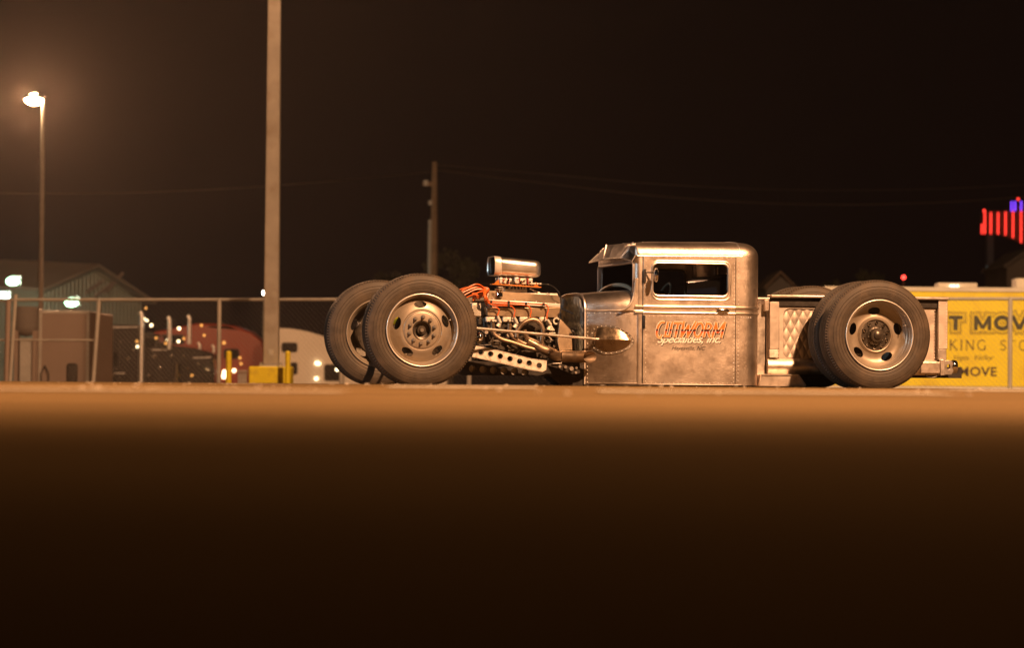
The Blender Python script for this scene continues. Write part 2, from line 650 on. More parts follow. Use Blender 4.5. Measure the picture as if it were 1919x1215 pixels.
# ------------------------------------------------------------------ ground
def ground_mat():
    m = bpy.data.materials.new('worn_parking_lot_surface')
    m.use_nodes = True
    nt = m.node_tree
    L = nt.links.new
    b = nt.nodes['Principled BSDF']
    b.inputs['Specular IOR Level'].default_value = 0.0
    tc = nt.nodes.new('ShaderNodeTexCoord')

    def noise(scale, detail, sc=(1, 1, 1)):
        mp = nt.nodes.new('ShaderNodeMapping')
        mp.inputs['Scale'].default_value = sc
        L(tc.outputs['Object'], mp.inputs[0])
        n = nt.nodes.new('ShaderNodeTexNoise')
        n.inputs['Scale'].default_value = scale
        n.inputs['Detail'].default_value = detail
        n.inputs['Roughness'].default_value = 0.65
        L(mp.outputs[0], n.inputs['Vector'])
        return n.outputs['Fac']

    def ramp(fac, c0, c1, a=0.35, z=0.65):
        r_ = nt.nodes.new('ShaderNodeValToRGB')
        r_.color_ramp.elements[0].position = a
        r_.color_ramp.elements[1].position = z
        r_.color_ramp.elements[0].color = (*c0, 1)
        r_.color_ramp.elements[1].color = (*c1, 1)
        L(fac, r_.inputs[0])
        return r_.outputs[0]

    def mul(a, c, f=1.0):
        x = nt.nodes.new('ShaderNodeMix')
        x.data_type = 'RGBA'
        x.blend_type = 'MULTIPLY'
        x.inputs[0].default_value = f
        L(a, x.inputs[6])
        L(c, x.inputs[7])
        return x.outputs[2]
    big = ramp(noise(0.45, 6, (0.45, 1.3, 1)), (0.095, 0.068, 0.036), (0.240, 0.170, 0.088))
    mid = ramp(noise(0.9, 6, (0.8, 1.6, 1)), (0.60, 0.58, 0.54), (1.2, 1.18, 1.14))
    fine = ramp(noise(70, 4), (0.62, 0.62, 0.62), (1.25, 1.22, 1.2), 0.3, 0.7)
    c = mul(mul(big, mid), fine)
    L(c, b.inputs['Base Color'])
    rr = nt.nodes.new('ShaderNodeMapRange')
    rr.inputs[3].default_value = 0.75
    rr.inputs[4].default_value = 0.95
    L(noise(1.5, 3), rr.inputs[0])
    L(rr.outputs[0], b.inputs['Roughness'])
    bu = nt.nodes.new('ShaderNodeBump')
    bu.inputs['Distance'].default_value = 0.0015
    bu.inputs['Strength'].default_value = 0.8
    L(noise(45, 6), bu.inputs['Height'])
    L(bu.outputs[0], b.inputs['Normal'])
    return m


ys = [-40, -10, 0, 3, 6, 9] + [9 + 0.5 * i for i in range(1, 33)] + [26, 28, 30, 32] + [32 + i for i in range(1, 11)] + [50, 60, 72, 76, 80, 95, 110, 200, 400, 1000, 2500]
xs = [-900, -200, -60, -20, -8, 0, 8, 20, 60, 200, 900]
g = MB()
g.add([(x, y, G(y)) for y in ys for x in xs],
      [(j * len(xs) + i, j * len(xs) + i + 1, (j + 1) * len(xs) + i + 1, (j + 1) * len(xs) + i) for j in range(len(ys) - 1) for i in range(len(xs) - 1)])
tag(g.build('ground', ground_mat(), angle=60), kind='structure')

# pale patches across the lot
M['patch'] = mat('pale_ground_patch', (0.48, 0.44, 0.36), 0, 0.8, 0.2, 3, dirt=(0.2, 0.16, 0.11), dscale=9)
for i, (x0, x1, y0, y1) in enumerate([(-1.45, -1.25, 15.5, 18.5), (0.3, 1.5, 10.6, 11.5), (-1.6, -0.5, 9.2, 9.9), (1.9, 2.35, 13.2, 14.6), (-0.5, 0.1, 12.6, 13.6)]):
    s = MB()
    n = 4
    s.grid(4, 2, lambda u, v: (x0 + (x1 - x0) * u, y0 + (y1 - y0) * v, G(y0 + (y1 - y0) * v) + 0.004))
    tag(s.build('pale_patch', M['patch'], angle=None), kind='structure')

# gravel crumbs lying about
gr = MB()
for i in range(170):
    y = random.uniform(9, 27)
    x = random.uniform(-0.16, 0.16) * y
    r_ = random.choice([0.002, 0.003, 0.004, 0.006])
    gr.ball((x, y, G(y) + r_ * 0.4), r_ * random.uniform(1, 2.2), r_ * random.uniform(.8, 1.5), r_ * 0.7, 6, 4)
tag(gr.build('gravel', mat('pale_gravel', (0.5, 0.45, 0.38), 0, 0.8, 0.3, 30)), 'pale crumbs of gravel scattered over the lot', 'gravel', kind='stuff')

# ------------------------------------------------------------------ haze, added to give the street lamp its glare halo
hz = MB()
hz.box(-140, 140, -14, 290, -9.5, 27)
ho = hz.build('haze', None, angle=None)
hm = bpy.data.materials.new('halo_haze')
hm.use_nodes = True
hn = hm.node_tree
hn.nodes.remove(hn.nodes['Principled BSDF'])
pv = hn.nodes.new('ShaderNodeVolumePrincipled')
pv.inputs['Color'].default_value = (0.95, 0.84, 0.76, 1)
pv.inputs['Density'].default_value = 0.00022
pv.inputs['Anisotropy'].default_value = 0.72
hn.links.new(pv.outputs[0], hn.nodes['Material Output'].inputs['Volume'])
ho.data.materials.append(hm)
tag(ho, kind='stuff')

# ================================================================== the hot rod pickup
YAW = R(13.0)
_o = at(791.5, 720, 27.4)
TO = Vector((_o.x, 27.4, 0.0))
TM = Matrix.Translation(TO) @ Matrix.Rotation(YAW, 4, 'Z')
TMI = TM.inverted()
truck = empty('hot_rod_pickup', TO, YAW)
tag(truck, 'low riveted bare aluminium hot rod pickup with open engine and huge tyres', 'custom truck')
YC = 1.10                                             # centre line of the truck in its own frame


def T(px, py, y):                                     # measured pixel -> truck frame, on the plane at depth y
    o = TMI @ Vector((0, 0, CAM_H))
    d = TMI.to_3x3() @ ray(px, py)
    p = o + d * ((y - o.y) / d.y)
    return p


def E(zx, zy, y): return T(860 + zx / 4.673, 470 + zy / 4.673, y)
def C(zx, zy, y): return T(1080 + zx / 4.05, 440 + zy / 4.05, y)
def B(zx, zy, y): return T(1420 + zx / 5.05, 500 + zy / 5.05, y)
def H(zx, zy, y): return T(900 + zx / 10.125, 550 + zy / 10.125, y)
def S(zx, zy, y): return T(900 + zx / 13.5, 470 + zy / 13.5, y)
def K(zx, zy, y): return T(1030 + zx / 6.394, 540 + zy / 6.394, y)


# ---------- wheels
RT = 0.49


def tyre_mesh():
    pr = [(0.296, 0.030), (0.318, 0.012), (0.322, 0.0125), (0.325, 0.008), (0.345, 0.001), (0.349, 0.0035), (0.352, 0.0005), (0.372, -0.003),
          (0.375, -0.0005), (0.378, -0.003), (0.40, -0.002), (0.403, 0.001), (0.406, -0.001), (0.425, 0.004), (0.428, 0.008), (0.431, 0.0055),
          (0.449, 0.013), (0.466, 0.022), (0.470, 0.028), (0.478, 0.031), (0.4865, 0.040)]
    tread = [(0.4885, 0.048), (0.4895, 0.074), (0.478, 0.076), (0.478, 0.084), (0.4900, 0.086), (0.4905, 0.108), (0.479, 0.110), (0.479, 0.118),
             (0.4905, 0.120)]
    half = pr + tread
    W = 0.255
    full = half + [(r, W - y) for r, y in reversed(half)]
    n = 240
    notch = {len(pr) - 1: -0.012, len(pr) - 2: -0.007}
    m = len(full)
    notch2 = {m - 1 - k: v for k, v in notch.items()}

    def rmod(j, k):
        if k % 2 == 0:
            return notch.get(j, 0) + notch2.get(j, 0)
        return 0
    mb = MB().lathe(full, n=n, rmod=rmod)
    mb.v = [(x, y, max(z, -0.4705)) for x, y, z in mb.v]
    return mb.mesh('tyre', M['tyre'], 28)


def holed_disc(profile, holes, hr, hrt, rbig, mat_, y0, y1, thick=0.009):
    front = profile
    back = [(r, y + thick) for r, y in reversed(profile)]
    o = MB().lathe(front + back, n=72, closed=True).build('wheel', mat_)
    cs = []
    for a in holes:
        c = MB()
        cx, cz = rbig * math.cos(R(a)), rbig * math.sin(R(a))
        c.xz([circ(cx, cz, hrt, 20, hr, R(a) + PI / 2 * 0)], y0, y1)
        cs.append(c.build('cutter', None, angle=None))
    cut(o, cs)
    me = o.data
    bpy.data.objects.remove(o)
    return me


def append_mesh(me, mb):
    m2 = mb.mesh('tmp', None, 35)
    bm = bmesh.new()
    bm.from_mesh(me)
    bm.from_mesh(m2)
    for f in bm.faces:
        f.smooth = True
    bm.to_mesh(me)
    bm.free()
    me.set_sharp_from_angle(angle=R(30))
    return me


BARREL = [(0.316, 0.004), (0.313, 0.000), (0.306, 0.000), (0.300, 0.006), (0.297, 0.020), (0.286, 0.034), (0.283, 0.060), (0.272, 0.074),
          (0.268, 0.18), (0.283, 0.20), (0.286, 0.225), (0.300, 0.238), (0.306, 0.255), (0.313, 0.255), (0.316, 0.250), (0.303, 0.240),
          (0.29, 0.21), (0.276, 0.19), (0.276, 0.08), (0.289, 0.06), (0.300, 0.02), (0.305, 0.008)]
tyre_me = tyre_mesh()


def hubs_front():
    prof = [(0.2745, 0.074), (0.262, 0.066), (0.248, 0.052), (0.225, 0.038), (0.200, 0.027), (0.182, 0.021), (0.175, 0.021), (0.168, 0.027),
            (0.162, 0.026), (0.155, 0.019), (0.148, 0.017), (0.085, 0.017), (0.079, 0.022)]
    me = holed_disc(prof, [93, 21, -51, -123, 165], 0.055, 0.030, 0.221, M['wheel_paint'], -0.05, 0.15)
    return append_mesh(me, MB().lathe(BARREL, n=96, closed=True))


def hubs_rear():
    prof = [(0.2745, 0.082), (0.262, 0.092), (0.245, 0.108), (0.222, 0.120), (0.19, 0.124), (0.165, 0.118), (0.151, 0.104), (0.145, 0.098),
            (0.139, 0.100), (0.136, 0.108), (0.130, 0.118), (0.06, 0.118)]
    me = holed_disc(prof, [93, 16, -60, -136, 165], 0.055, 0.034, 0.216, M['wheel_paint'], 0.05, 0.2)
    return append_mesh(me, MB().lathe(BARREL, n=96, closed=True))


def lug_mesh(L_):
    mb = MB()
    mb.cyl((0, 0, 0), (0, -0.016, 0), 0.0155, n=6)
    mb.cyl((0, -0.016, 0), (0, -0.020, 0), 0.0145, 0.011, n=6)
    mb.cyl((0, -0.020, 0), (0, -L_, 0), 0.0085, n=10)
    mb.cyl((0, 0.001, 0), (0, -0.003, 0), 0.020, n=14)
    return mb


front_me, rear_me = hubs_front(), hubs_rear()
lip_me = MB().tube([(0.3095 * math.cos(2 * PI * k / 96), -0.001, 0.3095 * math.sin(2 * PI * k / 96)) for k in range(96)], 0.0055, 8, closed=True).mesh('rim_lip', M['rivet'], 60)
lug_me = lug_mesh(0.034).mesh('lug_nut', M['nut'], 30)
lug_r_me = lug_mesh(0.032).mesh('lug_nut', M['chrome'], 30)


def ob(name, me, parent, loc=(0, 0, 0), rot=(0, 0, 0)):
    o = bpy.data.objects.new(name, me)
    COL.objects.link(o)
    o.parent = parent
    o.location = loc
    o.rotation_euler = rot
    return o


def wheel(loc, rear=False, flip=False, full=True, spin=0.0):
    w = ob('wheel', rear_me if rear else front_me, truck, loc, (0, 0, PI if flip else 0))
    ob('tyre', tyre_me, w)
    ob('rim_lip', lip_me, w)
    if not full:
        return w
    yb = 0.118 if rear else 0.017
    for k in range(10):
        a = R(36 * k + 14) + spin
        ob('lug_nut', lug_r_me if rear else lug_me, w, (0.112 * math.cos(a), yb, 0.112 * math.sin(a)))
    if rear:
        h = MB().lathe([(0.128, 0.1165), (0.128, 0.112), (0.088, 0.108), (0.078, 0.096), (0.064, 0.090), (0.062, 0.060), (0.054, 0.052), (0.036, 0.050),
                        (0.034, 0.040), (0.026, 0.034), (0.001, 0.032)], n=40)
        h.build('hub', M['hub_dark'], w)
        h = MB()
        for k in range(8):
            a = R(45 * k + 10)
            h.cyl((0.071 * math.cos(a), 0.094, 0.071 * math.sin(a)), (0.071 * math.cos(a), 0.086, 0.071 * math.sin(a)), 0.006, n=6)
        h.build('hub_bolts', M['nut'], w, kind='stuff')
    else:
        MB().lathe([(0.080, 0.020), (0.076, 0.010), (0.070, 0.012), (0.066, 0.05), (0.044, 0.055), (0.040, 0.034), (0.036, 0.028), (0.001, 0.026)], n=40).build('hub', M['hub_dark'], w)
        MB().cyl((0, 0.03, 0), (0, 0.008, 0), 0.017, n=6).build('spindle_nut', M['nut'], w)
    MB().tube(smooth_path([(0.235, 0.05, 0.085), (0.24, 0.02, 0.088), (0.243, 0.004, 0.09)]), 0.004, 8).build('valve_stem', M['rivet'], w)
    return w


ZW = 0.472
fw = T(791.5, 619.5, 0.0)
XF = fw.x
wheel((XF, 0, ZW))
wheel((XF, 2 * YC, ZW), flip=True, full=False)
rw = T(1648.5, 627, -0.10)
XR = rw.x
wheel((XR, -0.10, ZW), rear=True)
wheel((XR, 0.225, ZW), rear=True, full=False)
wheel((XR, 2 * YC + 0.10, ZW), rear=True, flip=True, full=False)
wheel((XR, 2 * YC - 0.225, ZW), rear=True, flip=True, full=False)
for y in (0.13, 2 * YC - 0.13):
    s_ = 1 if y < 1 else -1
    MB().lathe([(0.205, y - 0.05 * s_), (0.205, y + 0.075 * s_), (0.10, y + 0.08 * s_), (0.10, y - 0.05 * s_)], (XF, 0, ZW), 40, closed=True).build('brake_drum', M['iron'], truck)
MB().tube([(XF, 0.1, ZW), (XF, 0.28, ZW - 0.08), (XF, 0.5, ZW - 0.16), (XF, 1.7, ZW - 0.16), (XF, 1.92, ZW - 0.08), (XF, 2.1, ZW)], 0.035, 12).build('front_axle', M['frame_dark'], truck)
ra = MB().tube([(XR, 0.1, ZW), (XR, 0.95, ZW), (XR, 1.25, ZW), (XR, 2.1, ZW)], 0.075, 16)
ra.ball((XR, YC, ZW), 0.17, 0.16, 0.17)
ra.build('rear_axle', M['frame_dark'], truck)
MB().tube([(XF + 0.14, 0.30, 0.40), (XF + 0.16, 1.9, 0.40)], 0.014, 10).build('tie_rod', M['steel_dull'], truck)
MB().tube([(XF + 0.12, 0.72, 0.60), (XF - 0.02, 0.30, 0.52)], 0.03, 12).build('shock_absorber', M['yellow'], truck)  # yellow on both shocks stands in for an amber reflection
MB().tube([(XF + 0.12, 1.48, 0.60), (XF - 0.02, 1.90, 0.52)], 0.03, 12).build('shock_absorber', M['yellow'], truck)

# ---------- cab shell
YN = 0.43                                             # near side of the cab
YF = 2 * YC - YN
xA = T(1190, 560, YN).x
xB = T(1431, 560, YN).x
zS = T(1300, 479, YN).z                              # where the roof starts to curve
zT = T(1300, 450, YN + 0.16).z
zBelt = T(1300, 581, YN).z
ZB = 0.018
RHO = 0.155


def plan(x0, x1, y0, y1, rf, rr, d, n=8):
    pts = []
    for cx, cy, r_, a0 in ((x1, y1, rr, 0), (x0, y1, rf, 90), (x0, y0, rf, 180), (x1, y0, rr, 270)):
        sx = -1 if cx == x1 else 1
        sy = -1 if cy == y1 else 1
        rr_ = max(r_ - d, 0.004)
        dd = max(r_, d + 0.004) if d > 0 else r_
        ox, oy = cx + sx * dd, cy + sy * dd
        for k in range(n + 1):
            a = R(a0 + 90 * k / n)
            pts.append((ox + rr_ * math.cos(a), oy + rr_ * math.sin(a)))
    return pts


def cab_solid(ins, zb, ztop_off):
    rings = []
    x0, x1, y0, y1 = xA + ins, xB - ins, YN + ins, YF - ins
    zs, rho, zt = zS - ins * 0.3, RHO - ins * 0.6, zT - ins + ztop_off
    prof = [(0, zb), (0, 0.2), (0, zBelt), (0, zs)]
    for k in range(1, 9):
        t = PI / 2 * k / 8
        prof.append((rho * (1 - math.cos(t)), zs + (zt - 0.02 - zs) * math.sin(t)))
    prof += [(rho + 0.15, zt - 0.006), (rho + 0.35, zt)]
    for d, z in prof:
        ring = []
        for (x, y) in plan(x0, x1, y0, y1, 0.05, 0.20 - ins * 0.6, d):
            tip = max(0, (x1 - 0.25 - x)) / (x1 - x0) * 0.018 if z > zs else 0
            x -= 0.85 * d * max(0, (x1 - x) / (x1 - x0)) ** 3
            ring.append((x, y, z - tip * (z - zs) / (zt - zs)))
        rings.append(ring)
    return MB().loft(rings)


cab = cab_solid(0, ZB, 0).build('cab', M['alu'], truck)
cutters = [cab_solid(0.035, 0.10, 0).build('cutter', None)]
w0, w1 = C(578, 460, YN), C(1152, 225, YN)
WX0, WX1, WZ0, WZ1 = w0.x, w1.x, w0.z, w1.z
cutters.append(MB().xz([rrect(WX0, WX1, WZ0, WZ1, 0.05)], YN - 0.2, YN + 0.1).build('cutter', None))
cutters.append(MB().xz([rrect(WX0, WX1, WZ0, WZ1, 0.05)], YF - 0.1, YF + 0.2).build('cutter', None))
# windscreen opening and rear window
z_ws0, z_ws1 = C(430, 440, YN).z, C(430, 215, YN).z
yz = rrect(YN + 0.055, YF - 0.055, z_ws0, z_ws1, 0.04)
cutters.append(MB().prism([yz], lambda u, v: (xA - 0.1, u, v), lambda u, v: (xA + 0.1, u, v)).build('cutter', None))
yz = rrect(YC - 0.36, YC + 0.36, WZ0 + 0.03, WZ1 - 0.02, 0.06)
cutters.append(MB().prism([yz], lambda u, v: (xB - 0.1, u, v), lambda u, v: (xB + 0.1, u, v)).build('cutter', None))
cut(cab, cutters)

# roof skin, slightly proud, with its own sheen: seam strap and drip rail instead of a second skin
sx = T(1387, 460, YN).x
strap = []
for k in range(0, 9):
    t = PI / 2 * k / 8
    strap.append((sx, YN + RHO * (1 - math.cos(t)), zS + (zT - 0.02 - zS) * math.sin(t)))
strap.append((sx, YN + RHO + 0.2, zT - 0.006))
strap.append((sx, YC, zT))
mid = strap[-1]
strap2 = strap + [(p[0], 2 * YC - p[1], p[2]) for p in strap[-2::-1]]
MB().tube(strap2, 0.006, 6).build('roof_seam', M['alu_bright'], truck)
for y in (YN, YF):
    MB().tube([(xA + 0.02, y, zS - 0.012), (xB - 0.2, y, zS - 0.002)], 0.0065, 8).build('drip_rail', M['alu_bright'], truck)
for y in (YN,):
    s_ = -1
    for zz, r_ in ((C(900, 553, YN).z, 0.014), (C(900, 596, YN).z, 0.010)):
        p = [(xA - 0.0, y, zz), (xB - 0.20, y, zz)]
        for k in range(1, 9):
            a = R(-90 + 90 * k / 8)
            p.append((xB - 0.2 + 0.2 * math.cos(a), y + 0.2 + 0.2 * math.sin(a), zz))
        p.append((xB, YF - 0.2, zz))
        MB().tube(p, r_, 10).build('belt_moulding', M['alu_roof'], truck)
# bright band between the two beads
zb0, zb1 = C(900, 590, YN).z, C(900, 560, YN).z

# ---------- cowl in front of the cab
xF0 = T(1097, 600, 0.62).x
YF0 = 0.62
xJ = T(1204, 600, YN).x


def cowl_y(x):
    t = min(1, max(0, (x - xF0) / (xJ - xF0)))
    return YF0 + (YN + 0.004 - YF0) * (1 - (1 - t) ** 1.6)


ztF, ztJ = T(1100, 549, 0.8).z, T(1190, 541, 0.6).z
rings = []
for i in range(13):
    t = i / 12
    x = xF0 + (xJ + 0.01 - xF0) * t
    yn = cowl_y(x)
    zt = ztF + (ztJ - ztF) * t
    ring = []
    rc = 0.145
    pts = [(yn, ZB), (yn, 0.3)]
    for k in range(9):
        a = R(180 - 90 * k / 8)
        pts.append((yn + rc * 1.25 + rc * 1.25 * math.cos(a), zt - rc - 0.012 + rc * math.sin(a)))
    pts.append((yn + 0.32, zt - 0.003))
    pts = pts + [(2 * YC - y, z) for y, z in reversed(pts)]
    rings.append([(x, y, z) for y, z in pts])
cowl = MB().loft(rings).build('cowl', M['alu'], truck, angle=40)
# firewall flange and hammered firewall panel
fr = [(p[0] - 0.004, p[1], p[2]) for p in rings[0]]
MB().tube([Vector(p) for p in fr[:]], 0.008, 6).build('cowl_flange', M['alu_bright'], truck)


def fire(u, v):
    y = YF0 + 0.03 + (2 * (YC - YF0) - 0.06) * u
    top = ztF - 0.03 - 0.10 * abs(2 * u - 1) ** 5
    z = 0.30 + (top - 0.30) * v
    d = 0.0035 * math.sin(u * 2 * PI * 9 + 1.1 * math.sin(v * 25)) + 0.002 * math.sin(v * 2 * PI * 6 + 1.3 * math.sin(u * 31))
    return (xF0 - 0.014 - d, y, z)


M['hammered'] = mat('hammered_firewall_aluminium', (0.74, 0.82, 0.86), 0.9, 0.36, 0.06, 30)  # bluish base tint put in for cool reflections on the metal
MB().grid(90, 60, fire).build('firewall', M['hammered'], truck, angle=80)

# belt moulding carried along the cowl, and the flare at the windscreen corner
zz1 = C(300, 575, YN).z
p = [(x, cowl_y(x) - 0.002, zz1) for x in [xF0 + 0.005 + (xJ - xF0) * i / 8 for i in range(9)]]
MB().tube(p, 0.009, 8).build('cowl_bead', M['alu_bright'], truck)
flare = MB()
fl = smooth_path([(xA + 0.012, YN + 0.01, C(440, 330, YN).z), C(440, 440, YN + 0.006), C(428, 490, YN + 0.0), C(405, 535, YN - 0.004),
                  C(368, 566, YN + 0.004), C(330, 574, YN + 0.015)], 5)
flare.tube(fl, 0.010, 8)
flare.build('corner_flare_bead', M['alu_bright'], truck)
# flare skin between the pillar and the bead
sk = MB()
sp = [C(445, 330, YN), C(440, 440, YN), C(428, 490, YN), C(405, 535, YN), C(368, 566, YN), C(330, 576, YN)]
pts = [(q.x, q.z) for q in sp] + [(xA + 0.06, sp[-1].z), (xA + 0.06, sp[0].z)]
sk.xz([pts], YN + 0.004, YN + 0.03)
sk.build('corner_flare', M['alu'], truck, bevel=0.004)

# dash hump and interior
d0, d1 = C(205, 440, YN + 0.9), C(440, 440, YN + 0.2)
hump = []
for i in range(13):
    t = i / 12
    yy = YF - 0.08 - (YF - YN - 0.16) * t
    hump.append((xA + 0.0, yy, ztJ - 0.02 + 0.065 * math.sin(PI * t) ** 0.7))
MB().tube(hump, 0.018, 8).build('dash_pad', M['cream_trim'], truck)
MB().box(xA + 0.05, xA + 0.30, YN + 0.05, YF - 0.05, 0.5, ztJ - 0.02).build('dashboard', M['interior'], truck, bevel=0.02)
sw = C(640, 430, YN + 0.30)
swm = MB()
ring = []
for k in range(28):
    a = 2 * PI * k / 28
    v = Vector((0, 0.19 * math.cos(a), 0.19 * math.sin(a)))
    v.rotate(Matrix.Rotation(R(24), 3, 'Y'))
    ring.append(Vector((sw.x + 0.02, YN + 0.36, sw.z - 0.10)) + v)
swm.tube(ring, 0.012, 8, closed=True)
c0 = Vector((sw.x + 0.02, YN + 0.36, sw.z - 0.10))
for k in (2, 12, 21):
    swm.tube([c0, ring[k]], 0.007, 6)
swm.tube([c0, c0 + Vector((-0.30, 0, -0.14))], 0.018, 10)
swm.build('steering_wheel', M['cream_trim'], truck)
MB().box(xB - 0.36, xB - 0.20, YN + 0.10, YF - 0.10, 0.28, WZ0 + 0.20).build('seat_back', M['seat'], truck, bevel=0.05, seg=3)
MB().box(xB - 0.80, xB - 0.22, YN + 0.10, YF - 0.10, 0.14, 0.32).build('seat_cushion', M['seat'], truck, bevel=0.05, seg=3)
for (zx, y) in ((1072, YF - 0.12), (895, YF - 0.10)):
    q = C(zx, 400, y)
    MB().box(q.x - 0.02, q.x + 0.02, y - 0.02, y + 0.02, WZ0 - 0.05, WZ1 + 0.03).build('window_pillar', M['steel_dull'], truck, bevel=0.008)
q0, q1 = C(600, 460, YF), C(828, 275, YF)
MB().tube([(x, YF + 0.0, z) for x, z in rrect(WX0 + 0.01, WX1 - 0.01, WZ0 + 0.01, WZ1 - 0.01, 0.05)], 0.010, 6, closed=True).build('far_window_frame', M['cream_trim'], truck)

# windscreen
MB().box(xA + 0.012, xA + 0.018, YN + 0.05, YF - 0.05, z_ws0 - 0.01, z_ws1 + 0.01).build('windscreen', M['glass'], truck, angle=None)
MB().tube([(xA - 0.004, y, z) for y, z in rrect(YN + 0.05, YF - 0.05, z_ws0 - 0.01, z_ws1 + 0.01, 0.04)], 0.009, 8, closed=True).build('windscreen_frame', M['alu_bright'], truck)
# visor: three folded panels hung over the windscreen
lip = [C(425, 203, YN - 0.01), C(335, 178, YN + 0.30), C(207, 187, YF - 0.36), C(97, 215, YF + 0.01)]
root = [C(447, 165, YN - 0.004), C(432, 62, YN + 0.24), C(228, 84, YF - 0.30), C(168, 150, YF)]
names = 3
vis = MB()
for i in range(3):
    a, b, c, d = lip[i], lip[i + 1], root[i + 1], root[i]
    up = Vector((0.004, 0, 0.006))
    dn = Vector((0, 0, -0.004))
    s_ = MB()
    s_.hexa([a + dn, b + dn, c + dn, d + dn, a + up, b + up, c + up, d + up])
    s_.build('visor_panel', M['alu_roof'], truck, bevel=0.003)
for i in range(4):
    vis.tube([lip[i] + Vector((0, 0, 0.006)), root[i] + Vector((0, 0, 0.008))], 0.005, 6)
vis.tube([q + Vector((0, 0, 0.0)) for q in lip], 0.006, 6)
vis.build('visor_edging', M['alu_bright'], truck)
mk = MB()
for q in (C(357, 62, YC), C(430, 55, YC - 0.3), C(505, 52, YC - 0.3)):
    mk.cyl((q.x, q.y, q.z - 0.03), (q.x, q.y, q.z - 0.002), 0.008, n=8)
mk.build('roof_studs', M['rivet'], truck, kind='stuff')

# ---------- door
dx0, dx1 = C(504, 600, YN).x, C(1206, 600, YN).x
dz1 = C(800, 160, YN).z
dz0 = C(800, 1132, YN).z
door = MB()
dp = rrect(dx0 + 0.003, dx1, dz0, dz1, 0.012, 3)
door.xz([dp, rrect(WX0, WX1, WZ0, WZ1, 0.05)[::-1]], YN - 0.005, YN + 0.002)
door = door.build('door', M['alu'], truck, bevel=0.0016)
yd = YN - 0.005
r0, r1 = C(570, 492, YN), C(1172, 205, YN)
wf = MB()
wf.tube([(x, yd, z) for x, z in rrect(WX0 - 0.004, WX1 + 0.004, WZ0 - 0.004, WZ1 + 0.004, 0.055)], 0.010, 8, closed=True)
wf.tube([(x, yd, z) for x, z in rrect(r0.x, r1.x, r0.z, r1.z, 0.07)], 0.007, 8, closed=True)
wf.build('window_frame', M['alu_bright'], door)
MB().box(WX0, WX1, YN + 0.012, YN + 0.016, WZ0, WZ1).build('window_glass', M['glass'], door, angle=None)
for zz, r_ in ((C(900, 551, YN).z, 0.017), (C(900, 596, YN).z, 0.011)):
    MB().tube([(dx0 + 0.004, yd, zz), (dx1 - 0.002, yd, zz)], r_, 12).build('door_bead', M['alu_roof'], door)
for x_, nm_ in ((dx0 - 0.001, 'door_gap_strip'), (dx1 + 0.0035, 'door_gap_strip')):
    MB().box(x_ - 0.0035, x_ + 0.0025, YN - 0.0015, YN + 0.003, dz0, dz1).build(nm_, M['black'], door, angle=None)  # black strip drawn in place of the shaded gap beside the door
MB().box(dx0, dx1, YN - 0.0015, YN + 0.003, dz1 + 0.001, dz1 + 0.006).build('door_gap_strip', M['black'], door, angle=None)  # same dark strip for the gap along the door top
hc = C(1110, 581, YN)
hd = MB()
hd.ball((hc.x, yd - 0.012, hc.z), 0.060, 0.012, 0.024, 24, 10)
hd.tube([(hc.x + 0.050 * math.cos(2 * PI * k / 24), yd - 0.018, hc.z + 0.018 * math.sin(2 * PI * k / 24)) for k in range(24)], 0.004, 6, closed=True)
hd.build('door_handle', M['chrome'], door)
for z0_, z1_ in ((712, 612), (366, 270)):
    a, b = C(502, z0_, YN), C(517, z1_, YN)
    h = MB()
    h.box(a.x, b.x + 0.004, yd - 0.014, YN, a.z, b.z)
    h.cyl((a.x + 0.008, yd - 0.014, a.z), (a.x + 0.008, yd - 0.014, b.z), 0.007, n=10)
    h.build('hinge', M['frame_dark'], door, bevel=0.002)


def rivets(pts, name, parent, r=0.0054, ny=-1):
    mb = MB()
    for (x, y, z) in pts:
        vs_ = [(x, y - r * 0.75, z)]
        for k in range(7):
            a = 2 * PI * k / 7
            vs_.append((x + r * 0.75 * math.cos(a), y - r * 0.55, z + r * 0.75 * math.sin(a)))
        for k in range(7):
            a = 2 * PI * k / 7
            vs_.append((x + r * math.cos(a), y + 0.002, z + r * math.sin(a)))
        fs = [(0, 1 + k, 1 + (k + 1) % 7) for k in range(7)] + [(1 + k, 8 + k, 8 + (k + 1) % 7, 1 + (k + 1) % 7) for k in range(7)]
        mb.add(vs_, fs)
    return mb.build(name, M['rivet'], parent, angle=60, kind='stuff')


def line(a, b, n):
    return [tuple(Vector(a).lerp(Vector(b), i / (n - 1))) for i in range(n)]


rv = []
rv += line((dx0 + 0.028, yd, dz0 + 0.02), (dx0 + 0.028, yd, C(0, 615, YN).z), 15)
rv += line((dx0 + 0.028, yd, C(0, 520, YN).z), (dx0 + 0.028, yd, C(0, 190, YN).z), 9)
rv += line((dx1 - 0.012, yd, dz0 + 0.02), (dx1 - 0.010, yd, C(0, 615, YN).z), 18)
rv += line((dx1 - 0.012, yd, C(0, 540, YN).z), (dx1 - 0.012, yd, C(0, 200, YN).z), 12)
rv += line((dx0 + 0.06, yd, C(0, 612, YN).z), (dx1 - 0.05, yd, C(0, 615, YN).z), 20)
rv += line((dx0 + 0.05, yd, dz1 - 0.012), (dx1 - 0.04, yd, dz1 - 0.012), 19)
rv += line((dx0 + 0.04, yd, dz0 + 0.006), (dx1 - 0.03, yd, dz0 + 0.006), 20)
rivets(rv, 'rivets', door)
rv = []
x2 = C(1234, 0, YN).x
rv += line((x2, YN, 0.06), (x2, YN, C(0, 625, YN).z), 18)
rv += line((x2, YN, C(0, 545, YN).z), (x2, YN, C(0, 180, YN).z), 12)
